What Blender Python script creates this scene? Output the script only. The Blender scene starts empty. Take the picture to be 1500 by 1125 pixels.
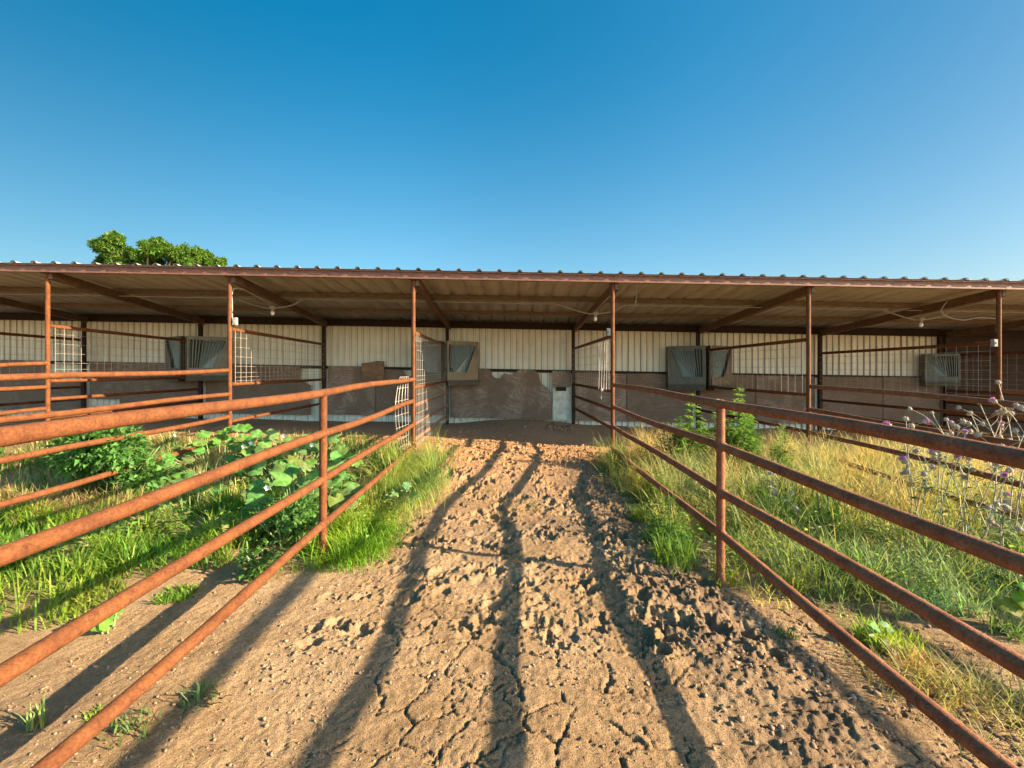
import bpy, math, random
import numpy as np
from mathutils import Vector, Matrix
random.seed(7)
RNG = np.random.default_rng(11)
sc = bpy.context.scene
COL = sc.collection
H = 1.55          # eye height of the camera
S = 0.018         # the whole yard falls gently towards +x
D = 7.0           # distance of the shed front
DB = 11.2         # distance of the back wall

# ------------------------------------------------------------------ noise
_perm = np.random.default_rng(3).permutation(4096)
def _h(ix, iy, s=0):
    return _perm[(_perm[(ix + s * 131) & 4095] + iy) & 4095]
def vnoise(x, y, s=0):
    ix = np.floor(x).astype(np.int64); iy = np.floor(y).astype(np.int64)
    fx = x - ix; fy = y - iy
    def g(i, j, dx, dy):
        a = _h(i, j, s) * (2 * math.pi / 4096.0)
        return np.cos(a) * dx + np.sin(a) * dy
    u = fx * fx * fx * (fx * (fx * 6 - 15) + 10); v = fy * fy * fy * (fy * (fy * 6 - 15) + 10)
    a = g(ix, iy, fx, fy); b = g(ix + 1, iy, fx - 1, fy)
    c = g(ix, iy + 1, fx, fy - 1); d = g(ix + 1, iy + 1, fx - 1, fy - 1)
    return ((a + (b - a) * u) * (1 - v) + (c + (d - c) * u) * v) * 1.5
def fbm(x, y, o=4, s=0, gain=.5):
    r = 0; a = 1.0; f = 1.0
    for k in range(o):
        r = r + a * vnoise(x * f + 17.3 * k, y * f - 9.1 * k, s + k); a *= gain; f *= 2.03
    return r
def worley(x, y, s=0):
    ix = np.floor(x).astype(np.int64); iy = np.floor(y).astype(np.int64)
    f1 = np.full(x.shape, 9.0); f2 = np.full(x.shape, 9.0); idv = np.zeros(x.shape)
    for i in (-1, 0, 1):
        for j in (-1, 0, 1):
            hx = _h(ix + i, iy + j, s); hy = _h(ix + i, iy + j, s + 5)
            px = ix + i + .12 + .76 * hx / 4096.0; py = iy + j + .12 + .76 * hy / 4096.0
            d = np.hypot(px - x, py - y)
            c = d < f1
            f2 = np.where(c, f1, np.minimum(f2, d)); idv = np.where(c, _h(ix + i, iy + j, s + 9) / 4096.0, idv)
            f1 = np.where(c, d, f1)
    return f1, f2, idv
def sst(a, b, x):
    t = np.clip((x - a) / (b - a), 0, 1); return t * t * (3 - 2 * t)

# ------------------------------------------------------------------ ground height
def gbase(x, y):
    x = np.asarray(x, float); y = np.asarray(y, float)
    xc = np.clip(x, -40, 40)
    z = -S * xc
    z = z + .20 * sst(5.0, 7.0, y) * (1 - sst(13, 18, y))
    z = z - .045 * np.clip(x, -1.7, 1.7) * sst(5.2, 7.0, y) * (1 - sst(9, 11, y))
    z = z + .13 * np.exp(-((x - .35) / 1.25) ** 2 - ((y - 10.9) / .9) ** 2)
    z = z + .03 * fbm(x * .7, y * .7, 2, 21)
    return z
def gz(x, y): return float(gbase(np.array([x]), np.array([y]))[0])

# ------------------------------------------------------------------ mesh helper
class MB:
    def __init__(self): self.v = []; self.f = []; self.sm = []; self.c = []
    def add(self, vs, fs, smooth=False, col=None):
        o = len(self.v); self.v.extend([tuple(p) for p in vs])
        for f in fs: self.f.append(tuple(i + o for i in f)); self.sm.append(smooth)
        if col is not None: self.c.extend([col] * len(vs))
    def beam(self, p0, p1, w, h, up=(0, 0, 1)):
        p0 = Vector(p0); p1 = Vector(p1); d = (p1 - p0).normalized(); up = Vector(up)
        sd = d.cross(up).normalized(); u = sd.cross(d).normalized()
        vs = []
        for p in (p0, p1):
            for a, b in ((-1, -1), (1, -1), (1, 1), (-1, 1)): vs.append(p + sd * (a * w / 2) + u * (b * h / 2))
        self.add(vs, [(0, 1, 2, 3), (7, 6, 5, 4), (0, 4, 5, 1), (1, 5, 6, 2), (2, 6, 7, 3), (3, 7, 4, 0)])
        return self
    def box(self, c, s):
        x, y, z = c; a, b, e = s[0] / 2, s[1] / 2, s[2] / 2
        vs = [(x - a, y - b, z - e), (x + a, y - b, z - e), (x + a, y + b, z - e), (x - a, y + b, z - e),
              (x - a, y - b, z + e), (x + a, y - b, z + e), (x + a, y + b, z + e), (x - a, y + b, z + e)]
        self.add(vs, [(3, 2, 1, 0), (4, 5, 6, 7), (0, 1, 5, 4), (1, 2, 6, 5), (2, 3, 7, 6), (3, 0, 4, 7)])
        return self
    def tube(self, pts, r, n=8, cap=True):
        pts = [Vector(p) for p in pts]; rs = r if isinstance(r, (list, tuple)) else [r] * len(pts)
        vs = []; fs = []
        t0 = (pts[1] - pts[0]).normalized()
        ref = Vector((0, 0, 1)) if abs(t0.z) < .9 else Vector((1, 0, 0))
        for i, p in enumerate(pts):
            t = (pts[min(i + 1, len(pts) - 1)] - pts[max(i - 1, 0)]).normalized()
            a = t.cross(ref).normalized(); b = a.cross(t).normalized()
            for k in range(n):
                q = 2 * math.pi * k / n
                vs.append(p + (a * math.cos(q) + b * math.sin(q)) * rs[i])
        for i in range(len(pts) - 1):
            for k in range(n):
                k2 = (k + 1) % n
                fs.append((i * n + k, i * n + k2, (i + 1) * n + k2, (i + 1) * n + k))
        self.add(vs, fs, n > 4)
        if cap:
            m = (len(pts) - 1) * n
            self.add(vs[:n], [tuple(range(n))]); self.add(vs[m:m + n], [tuple(reversed(range(n)))])
        return self
    def ball(self, c, r, n=8, m=5, sz=1.0):
        vs = []; fs = []
        for i in range(m + 1):
            th = math.pi * i / m
            for k in range(n):
                q = 2 * math.pi * k / n
                vs.append((c[0] + r * math.sin(th) * math.cos(q), c[1] + r * math.sin(th) * math.sin(q), c[2] + r * sz * math.cos(th)))
        for i in range(m):
            for k in range(n):
                k2 = (k + 1) % n; fs.append((i * n + k, (i + 1) * n + k, (i + 1) * n + k2, i * n + k2))
        self.add(vs, fs, True); return self
    def prism(self, poly, z0, z1):      # footprint polygon (x,y) ccw
        n = len(poly); vs = [(x, y, z0) for x, y in poly] + [(x, y, z1) for x, y in poly]
        self.add(vs, [tuple(reversed(range(n))), tuple(range(n, 2 * n))] + [(i, (i + 1) % n, n + (i + 1) % n, n + i) for i in range(n)])
        return self
    def build(self, name, mat, parent=None, loc=None):
        me = bpy.data.meshes.new(name); me.from_pydata(self.v, [], self.f); me.validate()
        if len(me.polygons) == len(self.sm): me.polygons.foreach_set('use_smooth', self.sm)
        if self.c and len(self.c) == len(self.v):
            a = me.color_attributes.new('col', 'FLOAT_COLOR', 'POINT')
            a.data.foreach_set('color', np.array([list(c) + [1] for c in self.c], np.float32).ravel())
        me.materials.append(mat); return link(name, me, parent, loc)
def link(name, me, parent=None, loc=None):
    o = bpy.data.objects.new(name, me); COL.objects.link(o)
    if parent is not None: o.parent = parent
    if loc is not None: o.location = loc
    return o
def npmesh(name, V, tris=None, quads=None, mat=None, col=None, smooth=False, parent=None):
    me = bpy.data.meshes.new(name)
    nt = 0 if tris is None else len(tris); nq = 0 if quads is None else len(quads)
    me.vertices.add(len(V)); me.vertices.foreach_set('co', np.asarray(V, np.float32).ravel())
    lv = []; ls = []
    if nq: lv.append(np.asarray(quads).ravel()); ls.append(np.arange(nq) * 4)
    if nt: lv.append(np.asarray(tris).ravel()); ls.append(nq * 4 + np.arange(nt) * 3)
    lv = np.concatenate(lv).astype(np.int32); ls = np.concatenate(ls).astype(np.int32)
    me.loops.add(len(lv)); me.loops.foreach_set('vertex_index', lv)
    me.polygons.add(nt + nq); me.polygons.foreach_set('loop_start', ls)
    me.update(calc_edges=True)
    if smooth: me.polygons.foreach_set('use_smooth', np.ones(nt + nq, bool))
    if col is not None:
        a = me.color_attributes.new('col', 'FLOAT_COLOR', 'POINT')
        c4 = np.ones((len(V), 4), np.float32); c4[:, :3] = col
        a.data.foreach_set('color', c4.ravel())
    if mat: me.materials.append(mat)
    return link(name, me, parent)
def tag(o, label=None, cat=None, group=None, kind=None):
    if label: o['label'] = label
    if cat: o['category'] = cat
    if group: o['group'] = group
    if kind: o['kind'] = kind
    return o
def empty(name, loc, label, cat, group=None):
    o = bpy.data.objects.new(name, None); COL.objects.link(o); o.location = loc; o.empty_display_size = .2
    return tag(o, label, cat, group)
def at_root(root, o):      # child mesh built in world coordinates
    o.parent = root; o.matrix_parent_inverse = Matrix.Translation(root.location).inverted(); return o

# ------------------------------------------------------------------ materials
def mat(name):
    m = bpy.data.materials.new(name); m.use_nodes = True
    nt = m.node_tree; b = nt.nodes['Principled BSDF']; return m, nt, b
def N(nt, t, **kw):
    n = nt.nodes.new(t)
    for k, v in kw.items():
        if k in n.inputs: n.inputs[k].default_value = v
        else: setattr(n, k, v)
    return n
def L(nt, a, b): nt.links.new(a, b)
def coords(nt, scale=(1, 1, 1)):
    tc = N(nt, 'ShaderNodeTexCoord'); mp = N(nt, 'ShaderNodeMapping'); mp.inputs['Scale'].default_value = scale
    L(nt, tc.outputs['Object'], mp.inputs['Vector']); return mp.outputs['Vector']
def noise(nt, vec, scale, detail=5, rough=.6, dist=0):
    n = N(nt, 'ShaderNodeTexNoise', Scale=scale, Detail=detail, Roughness=rough, Distortion=dist); L(nt, vec, n.inputs['Vector']); return n.outputs['Fac']
def ramp(nt, fac, stops):
    r = N(nt, 'ShaderNodeValToRGB'); e = r.color_ramp.elements
    while len(e) < len(stops): e.new(.5)
    for i, (p, c) in enumerate(stops): e[i].position = p; e[i].color = (*c, 1)
    L(nt, fac, r.inputs['Fac']); return r.outputs['Color']
def mixc(nt, fac, a, b, mode='MIX'):
    m = N(nt, 'ShaderNodeMix', data_type='RGBA', blend_type=mode)
    for s, v in ((m.inputs[0], fac), (m.inputs[6], a), (m.inputs[7], b)):
        if hasattr(v, 'links'): L(nt, v, s)
        elif isinstance(v, tuple): s.default_value = (*v, 1)
        else: s.default_value = v
    return m.outputs[2]
def bump(nt, b, hgt, strength, dist=.01):
    n = N(nt, 'ShaderNodeBump', Strength=strength, Distance=dist); L(nt, hgt, n.inputs['Height']); L(nt, n.outputs['Normal'], b.inputs['Normal'])

def rust(name, stops, seed=0, rough=.8):
    m, nt, b = mat(name); v = coords(nt)
    a = noise(nt, v, 9, 8, .7); c = noise(nt, v, 90, 4, .7); bl = noise(nt, v, 26, 6, .75, .6)
    base = ramp(nt, a, stops)
    dark = ramp(nt, c, [(.40, (.6, .55, .52)), (.60, (1, 1, 1))])
    base = mixc(nt, .75, base, dark, 'MULTIPLY')
    blot = ramp(nt, bl, [(.36, (.55, .48, .46)), (.47, (1, 1, 1))])
    base = mixc(nt, .8, base, blot, 'MULTIPLY')
    L(nt, base, b.inputs['Base Color']); b.inputs['Roughness'].default_value = rough; b.inputs['Specular IOR Level'].default_value = .25
    bump(nt, b, c, .8, .006); return m
M = {}
M['rust'] = rust('rusty_pipe', [(.28, (.09, .027, .009)), (.5, (.138, .046, .013)), (.72, (.185, .07, .021))])
M['rust_shaded'] = rust('shaded_rusty_pipe', [(.28, (.13, .046, .021)), (.5, (.235, .086, .037)), (.72, (.31, .128, .06))])  # same rust, colour shifted for fences seen on their shaded side
M['painted'] = rust('red_oxide_paint', [(.25, (.15, .068, .043)), (.5, (.215, .10, .064)), (.75, (.27, .135, .088))], rough=.6)
M['purlin'] = rust('purlin_steel', [(.25, (.14, .10, .068)), (.5, (.20, .145, .098)), (.75, (.26, .195, .135))], rough=.65)
M['beam'] = rust('brown_steel', [(.25, (.10, .058, .034)), (.5, (.16, .098, .058)), (.75, (.22, .14, .085))], rough=.65)
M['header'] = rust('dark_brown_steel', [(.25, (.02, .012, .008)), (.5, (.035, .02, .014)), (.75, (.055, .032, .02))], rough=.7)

def metal_sheet(name, base, dirt, rough, met=0., streak=(3.0, 3.0, .35), amt=.5):
    m, nt, b = mat(name); v = coords(nt, streak)
    a = noise(nt, v, 3.0, 8, .68); f = noise(nt, coords(nt), 1.2, 5, .6)
    c = mixc(nt, ramp(nt, a, [(.42, (0, 0, 0)), (.75, (amt, amt, amt))]), base, dirt)
    c = mixc(nt, ramp(nt, f, [(.45, (0, 0, 0)), (.8, (amt, amt, amt))]), c, dirt)
    L(nt, c, b.inputs['Base Color']); b.inputs['Roughness'].default_value = rough; b.inputs['Metallic'].default_value = met
    b.inputs['Specular IOR Level'].default_value = .35
    bump(nt, b, a, .15, .005); return m
M['wall'] = metal_sheet('off_white_corrugated_steel', (.82, .80, .66), (.46, .38, .24), .5)
def rib_shade_grime(m):  # rib shadow and grime painted as dark lines along the rib edges
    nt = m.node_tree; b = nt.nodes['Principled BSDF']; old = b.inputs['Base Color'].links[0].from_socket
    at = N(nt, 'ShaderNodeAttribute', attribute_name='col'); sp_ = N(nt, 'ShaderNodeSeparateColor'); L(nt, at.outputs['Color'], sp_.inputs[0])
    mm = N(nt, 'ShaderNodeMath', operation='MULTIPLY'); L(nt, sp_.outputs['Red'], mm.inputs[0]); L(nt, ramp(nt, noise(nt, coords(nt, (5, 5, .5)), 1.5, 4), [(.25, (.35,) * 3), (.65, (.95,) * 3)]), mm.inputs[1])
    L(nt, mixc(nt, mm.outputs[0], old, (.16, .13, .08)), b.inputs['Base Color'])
rib_shade_grime(M['wall'])
M['roof'] = metal_sheet('weathered_roof_steel', (.34, .325, .295), (.19, .15, .11), .5, .0, (3, .35, 3), .7)
M['galv'] = metal_sheet('galvanised_feeder_steel', (.15, .155, .13), (.07, .066, .05), .45, .45, (4, 4, 2), .8)
M['slat'] = metal_sheet('grey_green_feeder_bars', (.30, .38, .37), (.15, .17, .15), .4, .3)
M['wire'] = metal_sheet('galvanised_wire', (.34, .30, .25), (.20, .15, .11), .5, .15)
M['wire_dark'] = metal_sheet('dull_wire', (.32, .29, .25), (.2, .14, .09), .5, .3)
M['plastic'] = metal_sheet('grey_white_plastic', (.32, .295, .245), (.19, .155, .115), .5)
M['panel'] = metal_sheet('pale_scuffed_sheet', (.72, .72, .62), (.32, .27, .19), .6, 0, (3, 3, 3), .8)

def plywood(name, light, dark, sc_=1.0, seed=0.):
    m, nt, b = mat(name)
    tc = N(nt, 'ShaderNodeTexCoord'); mp = N(nt, 'ShaderNodeMapping'); mp.inputs['Scale'].default_value = (.4, 1, 1.5)
    mp.inputs['Location'].default_value = (seed, seed * .7, seed * .3)
    L(nt, tc.outputs['Object'], mp.inputs['Vector']); v = mp.outputs['Vector']
    big = noise(nt, v, 1.5 * sc_, 2, .45, .8)
    mm = N(nt, 'ShaderNodeMath', operation='MULTIPLY'); L(nt, big, mm.inputs[0]); mm.inputs[1].default_value = 19.0
    fr = N(nt, 'ShaderNodeMath', operation='PINGPONG'); L(nt, mm.outputs[0], fr.inputs[0]); fr.inputs[1].default_value = .5
    m2 = N(nt, 'ShaderNodeMath', operation='MULTIPLY'); L(nt, fr.outputs[0], m2.inputs[0]); m2.inputs[1].default_value = 2.0
    fib = noise(nt, coords(nt, (1, 1, 14)), 6, 6, .7)
    mud = noise(nt, coords(nt), 2.2, 6, .65)
    c = ramp(nt, m2.outputs[0], [(.0, dark), (.28, tuple(.35 * a + .65 * d for a, d in zip(light, dark))), (.75, light), (1, tuple(1.12 * a for a in light))])
    c = mixc(nt, .5, c, ramp(nt, fib, [(.35, (.55, .5, .46)), (.6, (1, 1, 1))]), 'MULTIPLY')
    c = mixc(nt, ramp(nt, mud, [(.40, (0, 0, 0)), (.58, (.85, .85, .85))]), c, (.17, .115, .078))
    L(nt, c, b.inputs['Base Color']); b.inputs['Roughness'].default_value = .85; b.inputs['Specular IOR Level'].default_value = .15
    bump(nt, b, m2.outputs[0], .12, .004); return m
M['ply'] = plywood('weathered_plywood', (.34, .265, .205), (.24, .18, .13))
M['ply2'] = plywood('mud_stained_plywood', (.24, .18, .132), (.18, .132, .095), 1.3, 4.)
M['ply_red'] = plywood('reddish_board', (.34, .19, .105), (.22, .115, .06), .7, 9.)

def soil_mat():
    m, nt, b = mat('dry_trampled_soil'); v = coords(nt)
    geo = N(nt, 'ShaderNodeNewGeometry'); sep = N(nt, 'ShaderNodeSeparateXYZ'); L(nt, geo.outputs['Position'], sep.inputs[0])
    a = noise(nt, v, 1.1, 6, .62); f = noise(nt, v, 16, 8, .72); g = noise(nt, v, 120, 4, .75); md = noise(nt, v, 5, 6, .7)
    c = ramp(nt, a, [(.3, (.225, .142, .072)), (.5, (.32, .21, .114)), (.7, (.405, .285, .17))])
    # red earth near the shed
    rd = N(nt, 'ShaderNodeMapRange'); rd.inputs['From Min'].default_value = 4.2; rd.inputs['From Max'].default_value = 6.6
    L(nt, sep.outputs['Y'], rd.inputs['Value'])
    c = mixc(nt, rd.outputs['Result'], c, mixc(nt, a, (.30, .16, .075), (.44, .25, .12)))
    # stall floor painted lighter to make up for the dim light inside
    rs = N(nt, 'ShaderNodeMapRange'); rs.inputs['From Min'].default_value = 8.2; rs.inputs['From Max'].default_value = 9.4
    L(nt, sep.outputs['Y'], rs.inputs['Value'])
    c = mixc(nt, rs.outputs['Result'], c, mixc(nt, f, (.31, .215, .14), (.47, .335, .225)))
    c = mixc(nt, .8, c, ramp(nt, f, [(.3, (.55, .48, .42)), (.5, (.95, .93, .9)), (.7, (1.12, 1.08, 1.0))]), 'MULTIPLY')
    c = mixc(nt, .75, c, ramp(nt, g, [(.36, (.32, .26, .22)), (.48, (1, 1, 1)), (.68, (1.35, 1.28, 1.15))]), 'MULTIPLY')
    at = N(nt, 'ShaderNodeAttribute', attribute_name='col'); sp = N(nt, 'ShaderNodeSeparateColor'); L(nt, at.outputs['Color'], sp.inputs[0])
    c = mixc(nt, sp.outputs['Red'], c, mixc(nt, md, (.115, .072, .042), (.26, .17, .10)))      # dark churned soil, mostly wet
    c = mixc(nt, sp.outputs['Green'], c, mixc(nt, md, (.16, .13, .055), (.26, .20, .09)))  # litter under the plants
    L(nt, c, b.inputs['Base Color']); b.inputs['Roughness'].default_value = .95; b.inputs['Specular IOR Level'].default_value = .08
    ad = N(nt, 'ShaderNodeMath', operation='ADD'); L(nt, f, ad.inputs[0]); L(nt, g, ad.inputs[1])
    bump(nt, b, ad.outputs[0], 1.0, .016); return m
M['soil'] = soil_mat()
def clod_mat():
    m, nt, b = mat('soil_clods'); v = coords(nt)
    f = noise(nt, v, 30, 7, .7); a = noise(nt, v, 2, 3, .6)
    c = mixc(nt, a, (.19, .125, .078), (.36, .25, .16))
    c = mixc(nt, .8, c, ramp(nt, f, [(.35, (.5, .45, .4)), (.6, (1.1, 1.05, 1))]), 'MULTIPLY')
    L(nt, c, b.inputs['Base Color']); b.inputs['Roughness'].default_value = .95; b.inputs['Specular IOR Level'].default_value = .08
    bump(nt, b, f, .8, .008); return m
M['clod'] = clod_mat()
def leafmat(name, trans=.35, rough=.55):
    m, nt, b = mat(name)
    at = N(nt, 'ShaderNodeAttribute', attribute_name='col')
    L(nt, at.outputs['Color'], b.inputs['Base Color']); b.inputs['Roughness'].default_value = rough; b.inputs['Specular IOR Level'].default_value = .25
    tr = N(nt, 'ShaderNodeBsdfTranslucent'); hs = N(nt, 'ShaderNodeHueSaturation', Hue=.497, Saturation=1.1, Value=1.6)
    L(nt, at.outputs['Color'], hs.inputs['Color']); L(nt, hs.outputs['Color'], tr.inputs['Color'])
    mx = N(nt, 'ShaderNodeMixShader', Fac=trans); L(nt, b.outputs[0], mx.inputs[1]); L(nt, tr.outputs[0], mx.inputs[2])
    L(nt, mx.outputs[0], nt.nodes['Material Output'].inputs['Surface']); return m
M['leaf'] = leafmat('green_leaves', .42); M['grass'] = leafmat('grass_blades', .42, .6)
def plain(name, c1, c2, scale=20, rough=.7):
    m, nt, b = mat(name); a = noise(nt, coords(nt), scale, 4, .6)
    L(nt, ramp(nt, a, [(.35, c1), (.65, c2)]), b.inputs['Base Color']); b.inputs['Roughness'].default_value = rough; return m
M['stem'] = plain('green_stem', (.10, .16, .05), (.17, .23, .08))
M['dry_stem'] = plain('dry_grey_stem', (.27, .23, .14), (.38, .33, .22))
M['bract'] = plain('spiny_bract', (.27, .20, .13), (.42, .34, .24), 200)
M['purple'] = plain('purple_floret', (.45, .13, .30), (.60, .26, .46), 200)
M['white_petal'] = plain('pale_blossom', (.6, .6, .45), (.75, .73, .6), 60)
M['bark'] = plain('grey_bark', (.10, .075, .05), (.19, .15, .11), 6, .9)
M['bulb'] = plain('frosted_bulb', (.72, .70, .62), (.8, .78, .72), 10, .3)

# ------------------------------------------------------------------ camera, light, sky
cd = bpy.data.cameras.new('camera'); cam = bpy.data.objects.new('camera', cd); COL.objects.link(cam)
cam.location = (0, 0, H); cam.rotation_euler = (math.pi / 2, 0, 0)
cd.sensor_width = 36; cd.lens = 36 * 667 / 1500; cd.shift_x = -2 / 1500; cd.shift_y = -21.5 / 1500
cd.clip_end = 3000; cd.clip_start = .05; sc.camera = cam
ldir = Vector((-2.4, .62, -1)).normalized()
sd = bpy.data.lights.new('sun', 'SUN'); sun = bpy.data.objects.new('sun', sd); COL.objects.link(sun)
sun.rotation_euler = ldir.to_track_quat('-Z', 'Y').to_euler(); sun.location = (20, -6, 12)
sd.energy = 5.0; sd.angle = math.radians(.53); sd.color = (1, .84, .60)
EL = math.asin(-ldir.z); AZ = math.atan2(-ldir.x, -ldir.y)
w = bpy.data.worlds.new('World'); sc.world = w; w.use_nodes = True; nt = w.node_tree
bg = nt.nodes['Background']; sky = nt.nodes.new('ShaderNodeTexSky'); sky.sky_type = 'NISHITA'; sky.sun_disc = False
sky.sun_elevation = EL; sky.sun_rotation = AZ; sky.air_density = 1.0; sky.dust_density = 1.6; sky.ozone_density = 2.0
hs = nt.nodes.new('ShaderNodeHueSaturation'); hs.inputs['Saturation'].default_value = 1.45; hs.inputs['Hue'].default_value = .481
nt.links.new(sky.outputs[0], hs.inputs['Color']); tc = nt.nodes.new('ShaderNodeTexCoord'); sx = nt.nodes.new('ShaderNodeSeparateXYZ'); nt.links.new(tc.outputs['Generated'], sx.inputs[0])
def wm(op, a, b, c=None):
    n = nt.nodes.new('ShaderNodeMath'); n.operation = op
    for i, v in enumerate((a, b, c)):
        if v is None: continue
        if hasattr(v, 'links'): nt.links.new(v, n.inputs[i])
        else: n.inputs[i].default_value = v
    return n.outputs[0]
def wmap(v, a, b, c, d):
    n = nt.nodes.new('ShaderNodeMapRange'); n.interpolation_type = 'SMOOTHSTEP'; nt.links.new(v, n.inputs['Value'])
    for k, q in zip(('From Min', 'From Max', 'To Min', 'To Max'), (a, b, c, d)): n.inputs[k].default_value = q
    return n.outputs['Result']
# sky dimmed ahead and sideways, kept brighter behind camera as added fill for shed
away = wmap(sx.outputs['Y'], -.30, .38, 1.0, .38); side = wmap(sx.outputs['X'], -.85, -.15, .58, 1.0); side2 = wmap(sx.outputs['X'], .25, .8, 1.0, .72)
vs_ = nt.nodes.new('ShaderNodeVectorMath'); vs_.operation = 'SCALE'; nt.links.new(hs.outputs[0], vs_.inputs[0]); nt.links.new(wm('MULTIPLY', wm('MULTIPLY', away, side), side2), vs_.inputs['Scale'])
nt.links.new(wmap(sx.outputs['Z'], .15, .60, 1.33, 1.49), hs.inputs['Saturation'])
nt.links.new(vs_.outputs[0], bg.inputs['Color']); bg.inputs['Strength'].default_value = .14
sc.view_settings.view_transform = 'Standard'; sc.view_settings.look = 'None'; sc.view_settings.exposure = 2.12
sc.render.engine = 'CYCLES'

# ------------------------------------------------------------------ ground sheet
def build_ground():
    xs = np.concatenate([-np.geomspace(900, 7, 22), np.arange(-6.9, -2.61, .05), np.arange(-2.6, 2.6, .0085), np.arange(2.6, 6.9, .05), np.geomspace(7, 900, 22)])
    ys = np.concatenate([[-900, -300, -100, -40, -15, -8, -4, -2, -1, -.3, .3, .9, 1.3], np.geomspace(1.55, 9.0, 400), np.arange(9.06, 11.6, .06), np.geomspace(11.8, 900, 26)])
    X, Y = np.meshgrid(xs, ys); Z = gbase(X, Y)
    near = (1 - sst(2.3, 2.6, np.abs(X))) * sst(1.3, 1.55, Y) * (1 - sst(8.7, 9.0, Y))
    wx = X + .10 * fbm(X * 2, Y * 2, 2, 40) + .018 * fbm(X * 14, Y * 14, 2, 41); wy = Y + .10 * fbm(X * 2, Y * 2, 2, 44) + .018 * fbm(X * 14, Y * 14, 2, 45)
    rightrough = (.35 + .9 * sst(-.35, .4, fbm(X * 2.1, Y * 2.1, 3, 19))) * sst(.6, 1.25, X + .3 * fbm(X * 1.3, Y * 1.3, 2, 3)) * (1 - sst(1.45, 1.75, X)) * sst(1.4, 2.0, Y) * (1 - sst(5.6, 6.4, Y))
    mid = .85 * sst(2.3, 3.8, Y + .5 * fbm(X * 1.1, Y * 1.1, 2, 9)) * (1 - sst(1.2, 1.5, np.abs(X))) * (1 - .45 * sst(6.0, 7.0, Y))
    # lumps
    lump = fbm(X * 7, Y * 7, 5, 60, .55)
    Z = Z + near * (.004 + .004 * mid + .012 * rightrough) * lump
    bill = np.abs(fbm(X * 13, Y * 13, 3, 70)); Z = Z + near * (.002 * mid + .014 * rightrough) * (bill - .25)
    Z = Z + near * (.005 * mid + .011 * rightrough) * np.abs(fbm(X * 34, Y * 34, 2, 75))
    Z = Z + near * .004 * fbm(X * 30, Y * 30, 2, 80)
    # hoof prints
    rng = np.random.default_rng(5)
    for k in range(620):
        y0 = 2.5 + (8.6 - 2.5) * rng.random() ** 1.2; x0 = rng.uniform(-1.25, 1.45)
        if y0 < 3.0 and x0 < .5 and rng.random() < .5: continue
        if x0 < -.75 and rng.random() < .5: continue
        r = rng.uniform(.022, .066); dep = rng.uniform(.01, .042) * (1.25 if x0 > .6 else 1.)
        i0, i1 = np.searchsorted(xs, [x0 - 3 * r, x0 + 3 * r]); j0, j1 = np.searchsorted(ys, [y0 - 3 * r, y0 + 3 * r])
        a = rng.uniform(0, 6.28); dx = X[j0:j1, i0:i1] - x0; dy = Y[j0:j1, i0:i1] - y0
        u = dx * math.cos(a) + dy * math.sin(a); v = (-dx * math.sin(a) + dy * math.cos(a)) / 1.25
        q = np.hypot(u, v) / r * (1 + .55 * vnoise(dx * 22 + 7.3 * k, dy * 22 + 3.1 * k))
        Z[j0:j1, i0:i1] += -dep * np.exp(-q ** 6) + dep * .28 * np.exp(-((q - 1.35) / .28) ** 2) * (1 + 1.2 * vnoise(dx * 45 + k, dy * 45))
    # shrinkage cracks in the dried mud
    f1, f2, idv = worley(wx * 4.4, wy * 4.4, 2)
    e = f2 - f1
    crk = (1 - sst(.0, .046, e)) * sst(.05, .3, .5 + .9 * fbm(X * 1.7 + 3, Y * 1.7, 3, 31))
    zone = near * (1 - sst(2.6, 3.5, Y)) * (1 - .8 * rightrough) * sst(-1.2, -.4, X)
    Z = Z - .03 * crk * zone
    f1, f2, _ = worley(wx * 9.5, wy * 9.5, 6)
    Z = Z - .010 * (1 - sst(0, .09, f2 - f1)) * sst(.45, .62, .5 + .8 * fbm(X * 2.3, Y * 2.3, 2, 35)) * zone
    Z = Z + zone * .002 * (idv - .5) * sst(.02, .2, e)
    ny, nx = X.shape
    V = np.stack([X, Y, Z], -1).reshape(-1, 3)
    idx = np.arange(ny * nx).reshape(ny, nx)
    Q = np.stack([idx[:-1, :-1], idx[:-1, 1:], idx[1:, 1:], idx[1:, :-1]], -1).reshape(-1, 4)
    col = np.zeros((ny * nx, 3), np.float32)
    damp_dark = np.clip(rightrough * .75 + .85 * sst(.1, .75, fbm(X * 1.9, Y * 1.9, 4, 15)) * mid * .6, 0, 1)
    damp_dark = np.maximum(damp_dark, .62 * sst(-.2, .6, fbm(X * 1.5, Y * 1.5, 4, 17) + .25) * sst(3.6, 4.6, Y) * (1 - sst(6.0, 6.7, Y)) * (1 - sst(1.3, 1.7, np.abs(X))))
    damp_dark = np.maximum(damp_dark, .75 * sst(.5, 1.0, X) * (1 - sst(1.9, 2.3, X)) * sst(5.0, 5.8, Y) * (1 - sst(6.3, 6.9, Y)))  # darker soil band on the right before the shed
    damp_dark = np.maximum(damp_dark, .5 * (1 - sst(-2.1, -1.5, X)) * (1 - sst(2.0, 2.4, Y)))  # darker soil in the near left corner
    col[:, 0] = (damp_dark * near).ravel()
    lit = np.maximum(sst(1.7, 2.2, X), 1 - sst(-3.2, -2.2, X)) * sst(2.5, 3.6, Y) * (1 - sst(7.0, 7.6, Y))
    col[:, 1] = (lit * .75).ravel()
    o = npmesh('ground', V, quads=Q, mat=M['soil'], col=col, smooth=True)
    tag(o, kind='structure')
    return xs, ys, Z
GX, GY, GZ = build_ground()
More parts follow.
